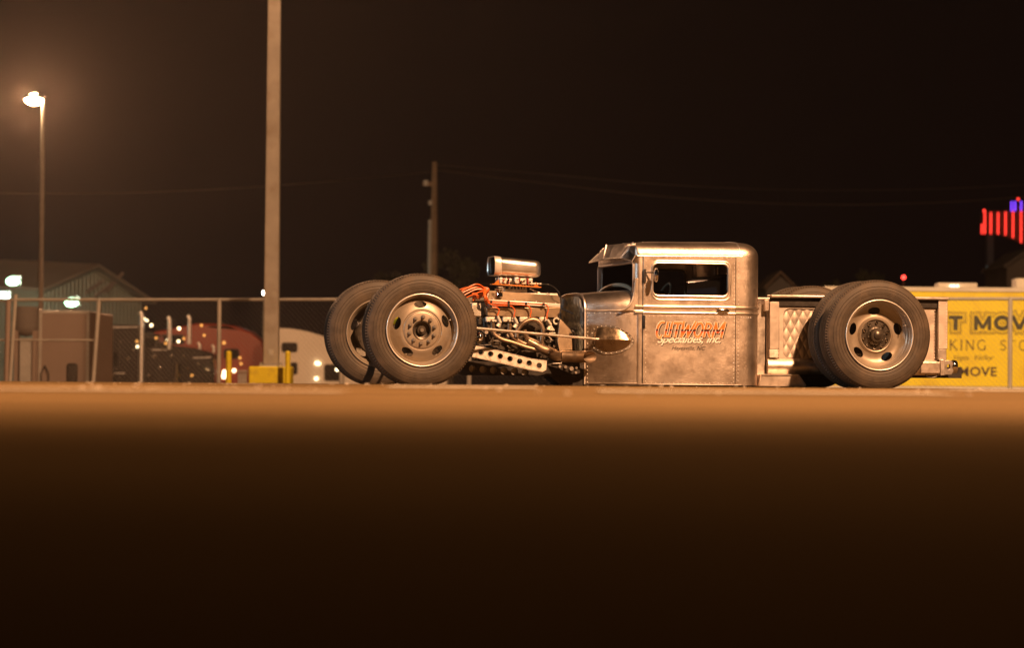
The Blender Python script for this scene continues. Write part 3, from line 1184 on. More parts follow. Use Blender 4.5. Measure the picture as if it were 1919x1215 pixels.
rv += line((x2 + 0.03, YN, C(0, 613, YN).z), (C(1330, 0, YN).x, YN + 0.012, C(0, 615, YN).z), 5)
xl = C(492, 0, YN).x
rv += line((xl, cowl_y(xl), 0.05), (xl, cowl_y(xl), C(0, 620, YN).z), 15)
for i in range(11):
    x = xF0 + 0.03 + (xJ - 0.05 - xF0) * i / 10
    rv.append((x, cowl_y(x), zz1 - 0.022))
    rv.append((x, cowl_y(x), 0.030))
for i in range(20):
    z = 0.04 + (ztF - 0.19) * i / 19
    rv.append((xF0 + 0.018, cowl_y(xF0 + 0.018), z))
rivets(rv, 'rivets', truck)
MB().box(dx0 + 0.003, xB - 0.20, YN - 0.007, YN + 0.001, ZB, dz0 - 0.004).build('rocker_strip', M['alu_bright'], truck, bevel=0.002)
rk = MB()
rk.tube([(x, cowl_y(x) - 0.002, dz0) for x in [xF0 + (xJ - xF0) * i / 6 for i in range(7)]], 0.004, 6)
rk.build('cowl_lower_bead', M['alu_bright'], truck)
# side mirror
ma = C(520, 287, YN)
mi = MB()
mi.tube([(ma.x, yd, ma.z), (ma.x + 0.05, yd - 0.06, ma.z), (C(595, 290, YN).x, yd - 0.10, ma.z - 0.005)], 0.007, 8)
mi.box(ma.x - 0.012, ma.x + 0.008, yd - 0.012, yd, ma.z - 0.09, ma.z + 0.03)
mo = mi.build('side_mirror', M['frame_dark'], truck)
mc = C(600, 308, YN - 0.10)
MB().ball((mc.x, yd - 0.12, mc.z), 0.022, 0.05, 0.062, 20, 14).build('mirror_shell', M['chrome'], mo)

# ---------- door lettering
def on_door(px0, px1, pyb, pyt, depth=0.0016, tilt=0.0):
    a, b = T(px0, pyb, yd), T(px1, pyt, yd)
    return lambda u, v, d: (a.x + (b.x - a.x) * u, yd - 0.0012 - depth + d, a.z + (b.z - a.z) * v + tilt * u)


def layered(name, body, box, shear, offs, mats, tilt=0.0, space=1.0):
    ref, _ = text_shape(body, shear, 0.0, space)
    px0, px1, pyb, pyt = box
    for i, (off, m_, sh) in enumerate(zip(offs, mats, ((0.9, 0.9), (0, 0), (0, 0)))):
        fn = on_door(px0 + sh[0], px1 + sh[0], pyb + sh[1], pyt + sh[1], 0.0012 * (i + 0.2), tilt)
        text_obj(name, body, fn, 0.0008, m_, door, shear, off, space, ref=ref)


lb = T(1240, 634, yd).z
lt = T(1240, 604, yd).z
zr = M['blend'].node_tree.nodes['zrange']
zr.inputs[1].default_value = lb
zr.inputs[2].default_value = lt
# CUTWORM as its own slanted letters (units: height 1)
SL = 0.22
def sl(pl): return [(x + SL * y, y) for x, y in pl]
cut_glyphs = [
    (0.00, [(sl(arc(0.30, 0.46, 0.26, 0.50, 62, 292, 18)), 0.135), (sl([(0.38, -0.04), (0.40, 0.14)]), 0.10)]),
    (0.55, [(sl([(0.09, 0.98), (0.09, 0.12)]), 0.13), (sl([(0.37, 0.98), (0.37, 0.02)]), 0.13), (sl([(0.00, 0.07), (0.42, 0.07)]), 0.12)]),
    (1.04, [(sl([(0.0, 0.91), (0.52, 0.91)]), 0.15), (sl([(0.27, 0.90), (0.27, 0.0)]), 0.135)]),
    (1.60, [(sl([(0.06, 1.02), (0.10, 0.0)]), 0.15), (sl([(0.10, 0.0), (0.42, 0.80)]), 0.13), (sl([(0.42, 0.80), (0.50, 0.0)]), 0.13), (sl([(0.50, 0.0), (0.84, 1.02)]), 0.13)]),
    (2.44, [(sl(arc(0.30, 0.48, 0.25, 0.44, 0, 360, 24)), 0.135)]),
    (3.08, [(sl([(0.09, 0.97), (0.09, 0.02)]), 0.13), (sl([(0.06, 0.90)] + arc(0.22, 0.69, 0.20, 0.21, 90, -90, 10) + [(0.06, 0.48)]), 0.13), (sl([(0.24, 0.48), (0.48, 0.02)]), 0.13)]),
    (3.68, [(sl([(0.05, 0.0), (0.09, 0.98)]), 0.14), (sl([(0.09, 0.96), (0.33, 0.30)]), 0.13), (sl([(0.33, 0.30), (0.66, 1.0)]), 0.13), (sl([(0.66, 1.0), (0.62, 0.0)]), 0.15)]),
]


def fat(gl, w, k=1.0):
    return [(ox, [(pl, (ww + w)) for pl, ww in ss]) for ox, ss in gl]


LW = 4.60


def door_uv(px0, px1, pyb, pyt, y):
    a, b = T(px0, pyb, yd), T(px1, pyt, yd)
    return lambda u, v, d: (a.x + (b.x - a.x) * u / LW, y - d, a.z + (b.z - a.z) * v)


strokes_obj('lettering', fat(cut_glyphs, 0.12), door_uv(1228.4, 1360.6, 632.9, 604.9, yd - 0.0008), M['ink'], door, 0.0006)
strokes_obj('lettering', fat(cut_glyphs, 0.07), door_uv(1227, 1359.5, 632, 604, yd - 0.0026), M['white_paint'], door, 0.0006)
strokes_obj('lettering', cut_glyphs, door_uv(1227, 1359.5, 632, 604, yd - 0.0060), M['blend'], door, 0.0006)
layered('lettering', 'Specialties, Inc.', (1232, 1350, 647.5, 630), 0.45, (0.03, 0.016), (M['ink'], M['white_paint']), tilt=0.006, space=0.92)
text_obj('lettering', 'Hayesville, NC', on_door(1258.5, 1322.5, 658.5, 649.5, 0.001), 0.0008, M['ink'], door, 0.4, 0.0, 0.98)

# ---------- steering rod and its blister on the cowl
def cs(zx, zy):                                       # point on the side of the cowl
    y = 0.55
    for _ in range(6):
        q = C(zx, zy, y)
        y = cowl_y(q.x)
    return q


outer = [(100, 790), (112, 725), (150, 695), (200, 684), (260, 688), (320, 703), (375, 735), (415, 765), (440, 808), (425, 845), (385, 875), (330, 897), (260, 910), (200, 908), (150, 885), (110, 850)]
op = smooth_path([cs(*p) for p in outer] + [cs(*outer[0])], 3)[:-1]
inner = [(cs(270, 797) + (p - cs(270, 797)) * 0.84) for p in op]
bl = MB()
n = len(op)
cx = sum((p.x for p in op)) / n
cz = sum((p.z for p in op)) / n
bl.add([(p.x, p.y - 0.008, p.z) for p in op] + [(p.x, p.y - 0.008, p.z) for p in inner] + [(p.x, p.y + 0.01, p.z) for p in op],
       [(i, (i + 1) % n, n + (i + 1) % n, n + i) for i in range(n)] + [(i, 2 * n + i, 2 * n + (i + 1) % n, (i + 1) % n) for i in range(n)])
blo = bl.build('blister_flange', M['steel_dull'], truck)
rv = [(p.x, p.y - 0.008, p.z) for p in [(op[i].lerp(inner[i], 0.5)) for i in range(0, n, 2)]]
rivets(rv, 'rivets', blo)
sh = MB()
x0_, x1_ = min(p.x for p in inner), max(p.x for p in inner)
levels = 9
rings_ = []
for j in range(levels + 1):
    t = j / levels
    sc_ = 1 - t
    ring = []
    for p in inner:
        fwd = (p.x - x0_) / (x1_ - x0_)
        zz_ = cz + (p.z - cz) * sc_
        xx_ = x1_ - (x1_ - p.x) * (1 - 0.12 * t) if False else p.x
        h_ = 0.060 * (0.72 * t + 0.28 * math.sin(PI / 2 * t)) * (1 - fwd) ** 0.5 if fwd < 1 else 0
        ring.append((xx_ if sc_ > 0.02 else xx_, p.y - 0.008 - h_ * (1 if t > 0 else 0), zz_))
    rings_.append(ring)
sh.loft(rings_, caps=False)
M['blister'] = mat('polished_blister_skin', (0.50, 0.39, 0.28), 1.0, 0.30, 0.2, 14, 0.08, 0.001, 30)
sh.build('steering_blister', M['blister'], truck, angle=60)
e0, e1 = E(155, 678, 0.18), E(1215, 778, 0.52)
MB().tube([T(880, 614.3, 0.16), e1, C(160, 797, 0.55)], 0.0125, 14).build('drag_link', M['alu_bright'], truck)
MB().tube([e1 - (e1 - e0) * 0.02, C(235, 800, 0.53)], [0.016, 0.020], 12).build('drag_link_joint', M['steel_dull'], truck)

# ---------- engine
ye = 0.72                                             # near face of the near cylinder bank
def quad_slab(pts, thick, name, m_, bevel=0.004, parent=truck):
    n_ = len(pts)
    mb = MB()
    off = Vector((0, thick, 0))
    mb.add([p for p in pts] + [p + off for p in pts], [tuple(range(n_)), tuple(range(n_, 2 * n_))[::-1]] + [(i, n_ + i, n_ + (i + 1) % n_, (i + 1) % n_) for i in range(n_)])
    return mb.build(name, m_, parent, bevel=bevel)


quad_slab([E(200, 560, ye + 0.06), E(890, 580, ye + 0.06), E(890, 900, ye + 0.06), E(760, 960, ye + 0.06), E(250, 900, ye + 0.06)], 0.64, 'engine_block', M['iron'], 0.02)
quad_slab([E(240, 575, ye + 0.02), E(885, 590, ye + 0.02), E(880, 700, ye + 0.02), E(250, 690, ye + 0.02)], 0.05, 'cylinder_head', M['iron'], 0.006)
quad_slab([H(110, 270, ye), H(1530, 262, ye - 0.01), H(1490, 465, ye), H(140, 430, ye)], 0.10, 'valve_cover', M['bronze'], 0.006)
# upper (sloping away) face of the cover with its breather
up = MB()
a, b = H(120, 130, ye + 0.01), H(1535, 215, ye + 0.01)
c_, d_ = H(1490, 40, ye + 0.14), H(170, -60, ye + 0.14)
up.hexa([a, b, c_, d_, a + Vector((0, 0.1, -0.03)), b + Vector((0, 0.1, -0.03)), c_ + Vector((0, 0.05, -0.10)), d_ + Vector((0, 0.05, -0.1))])
up.build('valve_cover_top', M['bronze'], truck, bevel=0.006)
quad_slab([H(120, 112, ye - 0.006), H(1540, 200, ye - 0.006), H(1530, 266, ye - 0.006), H(200, 205, ye - 0.006), H(120, 175, ye - 0.006)], 0.05, 'valve_cover_rail', M['rivet'], 0.004)
st = MB()
for zx, zy in ((240, 108), (655, 135), (1065, 163), (1430, 200), (1275, 12)):
    q = H(zx, zy, ye + 0.02)
    st.cyl(q - Vector((0, 0, 0.012)), q + Vector((0, 0, 0.012)), 0.006, n=8)
st.build('cover_studs', M['rivet'], truck, kind='stuff')
intake = MB()
q0, q1 = E(315, 365, YC - 0.16), E(870, 400, YC - 0.16)
intake.box(q0.x, q1.x, YC - 0.16, YC + 0.16, 0.70, q0.z)
intake.build('intake_manifold', M['cast'], truck, bevel=0.012)
# far bank, so that the engine is whole
quad_slab([p + Vector((0, 0.62, 0)) for p in (H(110, 150, ye), H(1530, 170, ye), H(1490, 465, ye), H(140, 430, ye))], 0.10, 'valve_cover', M['bronze'], 0.006)

# breather on the cover
q = S(480, 1110, ye + 0.03)
br = MB()
br.cyl(q + Vector((0, 0.0, -0.02)), q + Vector((0, 0, 0.012)), 0.034, 0.030, 24)
br.cyl(q + Vector((0, -0.004, 0.012)), q + Vector((0, 0.0, 0.040)), 0.026, 0.040, 24)
br.ball(tuple(q + Vector((0, 0, 0.052))), 0.042, 0.042, 0.016, 24, 10)
br.build('breather_cap', M['chrome'], truck)

# air scoop
s0, s1 = S(255, 140, YC), S(270, 635, YC)
xs0, xs1 = S(270, 400, YC).x, S(1475, 450, YC).x
zc0 = (S(300, 140, YC).z + S(300, 632, YC).z) / 2
hh = (S(300, 140, YC).z - S(300, 632, YC).z) / 2
tiltz = -0.028


def scoop_ring(x, sc_, n_=8, hw=0.165):
    t = (x - xs0) / (xs1 - xs0)
    out_ = []
    h_ = hh * sc_ * (1 - 0.08 * t)
    w_ = hw * sc_
    for y, z in rrect(YC - w_, YC + w_, zc0 + tiltz * t - h_, zc0 + tiltz * t + h_, min(h_ * 0.92, 0.062 * max(sc_, 0.3)), n_):
        out_.append((x, y, z))
    return out_


L_ = xs1 - xs0
sc = MB()
sc.loft([scoop_ring(xs0 + 0.058, 0.93), scoop_ring(xs0 + 0.075, 0.955), scoop_ring(xs0 + L_ * 0.84, 0.95), scoop_ring(xs0 + L_ * 0.88, 0.93),
         scoop_ring(xs0 + L_ * 0.95, 0.84), scoop_ring(xs0 + L_ * 0.985, 0.70), scoop_ring(xs0 + L_, 0.5)], caps=False)
sc.add(scoop_ring(xs0 + L_, 0.5), [tuple(range(len(scoop_ring(xs0, 0.5))))])
M['scoop'] = mat('polished_scoop_metal', (0.86, 0.83, 0.79), 1.0, 0.33, 0.06, 6, 0.05)
so = sc.build('air_scoop', M['scoop'], truck)
rim_ = MB()
rim_.loft([scoop_ring(xs0 + 0.010, 0.93), scoop_ring(xs0, 0.985), scoop_ring(xs0 + 0.006, 1.0), scoop_ring(xs0 + 0.058, 1.0), scoop_ring(xs0 + 0.066, 0.96), scoop_ring(xs0 + 0.066, 0.90)], caps=False)
rim_.build('scoop_rim', M['rivet'], so)
mth = MB()
rr_ = scoop_ring(xs0 + 0.016, 0.925)
mth.add(rr_, [tuple(range(len(rr_)))])
M['mouth'] = mat('scoop_mouth_dark', (0.03, 0.027, 0.025), 0.6, 0.18, 0.2, 20)  # dark sheet stands for the shade inside the scoop opening
mth.build('scoop_mouth', M['mouth'], so, angle=None)
bolt = MB()
for zx, zy in ((460, 660), (665, 640), (1290, 690)):
    q = S(zx, zy, YC - 0.1)
    bolt.cyl(q - Vector((0, 0, 0.03)), q + Vector((0, 0, 0.03)), 0.004, n=8)
bolt.build('scoop_bolts', M['rivet'], so, kind='stuff')

# two carburettors
yk = YC - 0.11
for (z0_, z1_) in ((475, 800), (850, 1330)):
    a, b = S(z0_, 890, yk), S(z1_, 700, yk)
    cb = MB()
    w_ = b.x - a.x
    cb.box(a.x + w_ * .30, a.x + w_ * .68, yk + 0.0, yk + 0.20, a.z + 0.012, b.z)
    co = cb.build('carburettor', M['cast'], truck, bevel=0.006)
    fb = MB()
    fb.box(a.x + w_ * .02, a.x + w_ * .26, yk - 0.015, yk + 0.17, a.z + 0.022, b.z + 0.006)
    fb.box(a.x + w_ * .74, a.x + w_ * .98, yk - 0.015, yk + 0.17, a.z + 0.02, b.z - 0.002)
    fb.build('float_bowl', M['rivet'], co, bevel=0.005)
    rd = MB()
    for f_ in (0.27, 0.69):
        rd.box(a.x + w_ * f_, a.x + w_ * (f_ + 0.045), yk - 0.018, yk + 0.17, a.z + 0.006, b.z + 0.004)
    rd.build('metering_block', M['red_bit'], co, bevel=0.002)
    bt = MB()
    rnd = random.Random(z0_)
    for k in range(16):
        x = a.x + w_ * rnd.random()
        z = a.z + (b.z - a.z) * rnd.random()
        bt.cyl((x, yk + 0.01, z), (x, yk - 0.022 - 0.012 * rnd.random(), z), rnd.choice([0.004, 0.006, 0.009]), n=8)
    bt.tube([(a.x + w_ * .1, yk - 0.03, a.z + 0.02), (a.x + w_ * .9, yk - 0.03, a.z + 0.012)], 0.003, 6)
    bt.build('carburettor_fittings', M['chrome'], co, kind='stuff')
q = S(930, 640, YC)
MB().lathe([(0.001, 0), (0.05, 0), (0.05, 0.03), (0.001, 0.03)], n=24).mesh('x')
cc = MB()
cc.cyl((q.x, YC, q.z - 0.05), (q.x, YC, q.z + 0.02), 0.055, 0.075, 24)
cc.build('scoop_neck', M['cast'], truck)
# linkage bar with its orange brackets
a, b = S(270, 850, yk - 0.03), S(1515, 930, yk - 0.03)
MB().bar(a, b, 0.10, 0.009).build('linkage_plate', M['orange_plate'], truck, bevel=0.002)
for pts in (((355, 830), (480, 850), (478, 740), (430, 745)), ((1365, 905), (1480, 915), (1420, 800), (1390, 800))):
    quad_slab([S(x, y, yk - 0.04) for x, y in pts], 0.012, 'linkage_bracket', M['orange_plate'], 0.001)
cb = MB()
for zx in (520, 560, 620, 740, 840, 920, 1010, 1080, 1150):
    q = S(zx, 905, yk)
    cb.cyl(q, q - Vector((0, 0, random.uniform(0.02, 0.05))), random.choice([0.006, 0.009]), n=8)
q0, q1 = S(600, 940, yk + 0.02), S(1180, 1080, yk + 0.02)
cb.box(q0.x, q1.x, yk + 0.01, yk + 0.2, q1.z, q0.z - 0.01)
cb.build('carburettor_spacer', M['cast'], truck)
MB().tube(smooth_path([S(1320, 835, yk - 0.04), S(1540, 845, yk - 0.04), E(800, 300, yk - 0.02), E(865, 350, ye), E(890, 420, ye), E(893, 600, ye - 0.02), E(930, 660, ye - 0.02), E(1040, 690, 0.66)], 6), 0.0045, 8).build('throttle_cable', M['black'], truck)
cf = MB()
for zx in (1330, 1380, 1450, 1520):
    q = S(zx, 838, yk - 0.04)
    cf.cyl(q - Vector((0.008, 0, 0)), q + Vector((0.008, 0, 0)), 0.008, n=10)
cf.build('cable_fittings', M['rivet'], truck, kind='stuff')
MB().tube([S(1250, 960, yk), S(1560, 1100, yk)], 0.007, 8).build('fuel_line', M['steel_dull'], truck)
MB().bar(E(900, 505, 0.66), E(1000, 552, 0.60), 0.012, 0.014).build('firewall_strut', M['black'], truck)

# plug wires
yw = ye - 0.028
W4 = [
    [(-600, 240), (-150, 30), (40, -30), (75, 40), (85, 130), (120, 215), (210, 262), (300, 270), (355, 310), (345, 370), (318, 425)],
    [(-500, 150), (-120, -60), (60, -60), (80, 60), (95, 140), (190, 205), (300, 232), (520, 238), (610, 262), (655, 330), (642, 400), (640, 455)],
    [(-420, 20), (-60, -120), (80, -70), (90, 40), (110, 110), (200, 180), (540, 205), (860, 225), (935, 265), (965, 340), (950, 410), (955, 468)],
    [(-520, 60), (-100, -170), (90, -80), (100, 20), (130, 95), (200, 150), (540, 175), (870, 185), (1200, 208), (1270, 240), (1290, 310), (1265, 400), (1262, 490)],
]
for pts in W4:
    P = [H(x, y, yw - (0.01 if x > 150 else 0.03 * math.sin(y * 0.02))) for x, y in pts]
    MB().tube(smooth_path(P, 6), 0.0062, 8).build('plug_wire', M['orange'], truck)
rnd = random.Random(5)
for k in range(5):                                    # the tangle by the distributor
    pts = [E(-60 + 20 * k, 350 + 8 * k, 0.86), E(60 + 12 * k, 320 + rnd.randint(-6, 14), 0.8), E(150 + 12 * k, 318 + 8 * k, 0.78), E(262 - 8 * k, 335 + 6 * k, 0.76),
           E(205 - 12 * k, 400, 0.78), E(150 + 8 * k, 420, 0.80), E(120 + 6 * k, 370, 0.82), E(125 + 4 * k, 440, 0.82)]
    MB().tube(smooth_path(pts, 6), 0.0062, 8).build('plug_wire', M['orange'], truck)
for zx, zy in ((205, 160), (205, 245), (538, 170), (538, 225), (868, 195), (1200, 210)):
    q = H(zx, zy, yw - 0.01)
    MB().box(q.x - 0.010, q.x + 0.010, q.y - 0.010, q.y + 0.012, q.z - 0.012, q.z + 0.012).build('wire_clip', M['black'], truck, bevel=0.003)
for (a, b) in (((330, 430), (385, 560)), ((650, 455), (705, 575)), ((1275, 500), (1340, 600))):
    MB().tube([H(*a, yw), H(*b, yw)], [0.011, 0.013], 10).build('plug_boot', M['boot'], truck)
for (x, y) in ((375, 590), (690, 610), (1335, 650)):
    q = H(x, y, yw + 0.01)
    MB().cyl(q + Vector((-0.02, 0, -0.02)), q + Vector((0.005, 0, 0.02)), 0.024, 0.012, 8).build('plug_shield', M['cast'], truck)
quad_slab([H(1340, 580, yw), H(1420, 710, yw), H(1255, 700, yw), H(1300, 620, yw)], 0.01, 'plug_shield', M['cast'], 0.002)
quad_slab([H(1250, 735, yw + 0.02), H(1465, 745, yw + 0.02), H(1465, 770, yw + 0.02), H(1250, 765, yw + 0.02)], 0.03, 'head_flange', M['cast'], 0.003)
# exhaust port bosses on the head
for x0_, x1_ in ((105, 310), (425, 630), (745, 950), (1120, 1270)):
    a, b = H(x0_, 545, ye + 0.0), H(x1_, 450, ye + 0.0)
    pb = MB()
    pb.box(a.x, b.x, ye - 0.004, ye + 0.05, a.z, b.z)
    po = pb.build('exhaust_port', M['cast'], truck, bevel=0.008)
    for k in (0.12, 0.5, 0.9):
        x = a.x + (b.x - a.x) * k
        MB().cyl((x, ye - 0.016, a.z + 0.012), (x, ye, a.z + 0.012), 0.009, n=6).build('port_bolt', M['iron'] if k == 0.5 else M['rivet'], po)
q = H(1440, 525, ye)
MB().lathe([(0.030, 0), (0.032, -0.015), (0.020, -0.015), (0.018, 0)], tuple(q), 20, closed=True).build('thermostat_ring', M['cast'], truck)

# header pipes
yh = ye - 0.05
PIP = [
    ([(230, 560), (232, 640), (230, 710), (290, 800), (420, 880), (600, 930), (760, 985), (900, 1030), (1120, 1090)], 0.020, yh),
    ([(555, 570), (555, 660), (570, 760), (640, 840), (780, 930), (980, 1010)], 0.020, yh + 0.02),
    ([(690, 830), (710, 700), (790, 590), (900, 520), (1010, 500), (1110, 540), (1175, 640), (1190, 760), (1165, 880), (1180, 980)], 0.021, yh - 0.01),
    ([(840, 690), (850, 770), (900, 850), (1000, 900), (1120, 960)], 0.021, yh + 0.01),
]
for pts, r_, y_ in PIP:
    MB().tube(smooth_path([H(x, y, y_) for x, y in pts], 7), r_, 14).build('header_pipe', M['header'], truck)
MB().tube(smooth_path([H(900, 900, yh), H(1040, 975, yh), H(1180, 1060, yh - 0.02), H(1340, 1120, yh - 0.04), E(850, 925, yh - 0.10), E(920, 930, yh - 0.16)], 6),
          [0.028 + 0.020 * min(1, i / 20) for i in range(31)], 18).build('collector', M['header'], truck)
# exhaust outlet, cut on the slant
ex0, ex1 = E(905, 928, yh - 0.16), E(1205, 932, 0.42)
ax = (ex1 - ex0).normalized()
a1 = Vector((0, 0, 1))
a1 = (a1 - ax * a1.dot(ax)).normalized()
a2 = ax.cross(a1)
er = 0.053
n_ = 28
R0, R1, R2, R3 = [], [], [], []
for k in range(n_):
    t = 2 * PI * k / n_
    o_ = a1 * math.cos(t) + a2 * math.sin(t)
    toward = -o_.y                                    # mouth faces the camera side: that side is cut back
    L1 = 0.0 - 0.115 * (toward * 0.5 + 0.5)
    R0.append(ex0 + o_ * er)
    R1.append(ex1 + ax * L1 + o_ * er)
    R2.append(ex1 + ax * L1 + o_ * (er - 0.004))
    R3.append(ex0 + o_ * (er - 0.004))
MB().loft([R0, R1, R2, R3], caps=False).build('exhaust_pipe', M['header'], truck, angle=40)

# assorted engine-bay pieces low down and in front
for (zx0, zy0, zx1, zy1, y_, m_, nm) in ((113, 580, 192, 458, 0.78, 'cast', 'ignition_coil'), (165, 650, 205, 580, 0.8, 'iron', 'water_pump'),
                                       (530, 970, 690, 900, 0.82, 'cast', 'starter_motor'),
                                       (240, 800, 300, 900, 0.84, 'iron', 'engine_mount')):
    a, b = E(zx0, zy0, y_), E(zx1, zy1, y_)
    MB().box(min(a.x, b.x), max(a.x, b.x), y_, y_ + 0.12, min(a.z, b.z), max(a.z, b.z)).build(nm, M[m_], truck, bevel=0.008)
quad_slab([E(885, 600, .66), E(905, 615, .66), E(975, 690, .66), E(992, 720, .66), E(1000, 870, .66), E(880, 880, .66), E(862, 790, .66)], 0.10, 'bellhousing_plate', M['bronze'], 0.004)
fins = MB()
a, b = E(113, 580, 0.78), E(192, 458, 0.78)
for k in range(8):
    x = a.x + (b.x - a.x) * (k + 0.5) / 8
    fins.box(x - 0.003, x + 0.003, 0.766, 0.779, a.z + 0.01, b.z - 0.02)
fins.build('coil_fins', M['cast'], truck, kind='stuff')
q = E(182, 765, 0.66)
MB().ball(tuple(q), 0.036, 0.03, 0.05, 18, 12).build('horn', M['chrome'], truck)
jn = MB()
rnd = random.Random(11)
for k in range(70):
    zx, zy = rnd.uniform(210, 860), rnd.uniform(690, 905)
    y_ = ye + 0.03 - rnd.random() * 0.03
    q = E(zx, zy, y_)
    r_ = rnd.choice([0.004, 0.006, 0.009, 0.012])
    if rnd.random() < 0.5:
        jn.cyl(q, q + Vector((0, -0.03, 0)), r_, n=8)
    else:
        jn.tube([q, q + Vector((rnd.uniform(-0.08, 0.08), 0, rnd.uniform(-0.06, 0.06)))], r_ * 0.6, 6)
jn.build('block_fittings', M['steel_dull'], truck, kind='stuff')
for zx, zy, r_ in ((300, 700, .03), (235, 715, .02), (430, 740, .022)):
    q = E(zx, zy, ye)
    MB().cyl(q, q + Vector((0, -0.03, 0)), r_, r_ * 0.8, 16).build('pulley', M['steel_dull'], truck)
MB().box(E(300, 0, ye).x, E(820, 0, ye).x, YC - 0.22, YC + 0.22, 0.14, 0.34).build('oil_pan', M['iron'], truck, bevel=0.02)
MB().box(E(900, 0, ye).x, xF0 - 0.02, YC - 0.2, YC + 0.2, 0.16, 0.52).build('gearbox', M['cast'], truck, bevel=0.04)
MB().box(xF0 - 0.012, xF0 - 0.002, YF0 + 0.01, 2 * YC - YF0 - 0.01, 0.12, 0.32).build('firewall_lower_panel', M['alu'], truck, bevel=0.002)
a, b = E(1000, 700, 0.64), E(975, 870, 0.64)
MB().tube(smooth_path([E(985, 700, 0.63), E(1012, 730, 0.63), E(1018, 870, 0.63)]), 0.010, 8).build('vent_hose', M['black'], truck)
q = E(990, 800, 0.62)

# drilled suspension link, near side, and its twin
def drilled(y0, yt=0.018):
    pts = [E(150, 832, y0), E(300, 862, y0), E(480, 908, y0), E(640, 948, y0), E(770, 965, y0), E(765, 1045, y0), E(735, 1062, y0), E(600, 1040, y0), E(300, 970, y0), E(115, 930, y0)]
    holes_ = []
    for zx, zy, r_ in ((193, 890, .0255), (277, 905, .0255), (362, 925, .0255), (447, 948, .0255), (532, 970, .0255), (615, 985, .0255), (703, 1006, .0255)):
        q = E(zx, zy, y0)
        holes_.append(circ(q.x, q.z, r_, 20)[::-1])
    mb = MB()
    mb.xz([[(p.x, p.z) for p in pts]] + holes_, y0, y0 + 0.008)
    mb.xz([[(p.x, p.z) for p in pts]] + holes_, y0 + 0.05, y0 + 0.058)
    top = [pts[i] for i in range(5)]
    for i in range(4):
        mb.bar(top[i] + Vector((0, 0.029, -0.002)), top[i + 1] + Vector((0, 0.029, -0.002)), 0.058, 0.007)
    bot = [pts[i] for i in (9, 8, 7, 6)]
    for i in range(3):
        mb.bar(bot[i] + Vector((0, 0.029, 0.002)), bot[i + 1] + Vector((0, 0.029, 0.002)), 0.058, 0.007)
    for q in holes_:
        cx_ = sum(p[0] for p in q) / len(q)
        cz_ = sum(p[1] for p in q) / len(q)
        mb.tube([(cx_ + 0.0262 * math.cos(2 * PI * k / 20), y0 - 0.001, cz_ + 0.0262 * math.sin(2 * PI * k / 20)) for k in range(20)], 0.0028, 6, closed=True)
    return mb


drilled(0.42).build('suspension_link', M['frame_alu'], truck)
ln2 = drilled(2 * YC - 0.48)
ln2.build('suspension_link', M['frame_alu'], truck)
# chassis rails
for y0 in (0.62, 2 * YC - 0.70):
    r_ = MB()
    a, b = E(-60, 1080, y0), E(1090, 1095, y0)
    z0_, z1_ = b.z, E(0, 960, y0).z
    hol = []
    for k in range(6):
        q = E(120 + 92 * k, 1036 + 6 * k, y0)
        hol.append(circ(q.x, q.z, 0.033, 20)[::-1])
    r_.xz([[(a.x, z0_), (b.x, z0_), (b.x, z1_ - 0.03), (E(600, 0, y0).x, z1_ - 0.02), (a.x, z1_)]] + hol, y0, y0 + 0.008)
    r_.box(a.x, b.x, y0 + 0.002, y0 + 0.08, z0_ - 0.006, z0_)
    ro = r_.build('chassis_rail', M['frame_dark'], truck, bevel=0.0)
    in_ = MB()
    in_.box(a.x, E(640, 0, y0).x, y0 + 0.05, y0 + 0.056, z0_ + 0.002, z1_ - 0.05)
    in_.build('rail_inner_plate', M['steel_dull'], ro)
MB().box(xF0, xB + 2.0, YC - 0.35, YC - 0.27, 0.10, 0.2).build('chassis_rail', M['frame_dark'], truck)
MB().box(xF0, xB + 2.0, YC + 0.27, YC + 0.35, 0.10, 0.2).build('chassis_rail', M['frame_dark'], truck)
# link bracket by the cowl
bp = [E(810, 990, 0.5), E(1060, 965, 0.5), E(1062, 1075, 0.5), E(1010, 1090, 0.5), E(880, 1040, 0.5), E(760, 1000, 0.5)]
bo = quad_slab(bp, 0.02, 'link_bracket', M['frame_dark'], 0.004)
for zx, zy, r_ in ((930, 1020, .016), (982, 1034, .022), (1025, 1028, .013), (1020, 1068, .013), (880, 1015, .014)):
    q = E(zx, zy, 0.5)
    MB().cyl(q, q + Vector((0, -0.022, 0)), r_, r_ * 0.85, 12).build('bracket_bolt', M['steel_dull'], bo)
quad_slab([E(820, 985, 0.48), E(900, 984, 0.48), E(900, 992, 0.48), E(820, 992, 0.48)], 0.04, 'bracket_shim', M['rivet'], 0.001)
quad_slab([E(800, 1100, 0.62), E(1085, 1100, 0.62), E(1085, 1185, 0.62), E(900, 1185, 0.62)], 0.3, 'belly_pan', M['frame_dark'], 0.004)

# ---------- bed behind the cab
YB = 0.62
YBF = 2 * YC - YB
bx0, bx1 = B(90, 600, YB).x, B(1785, 600, YB).x
bz0, bz1 = B(0, 1015, YB).z, B(0, 300, YB).z
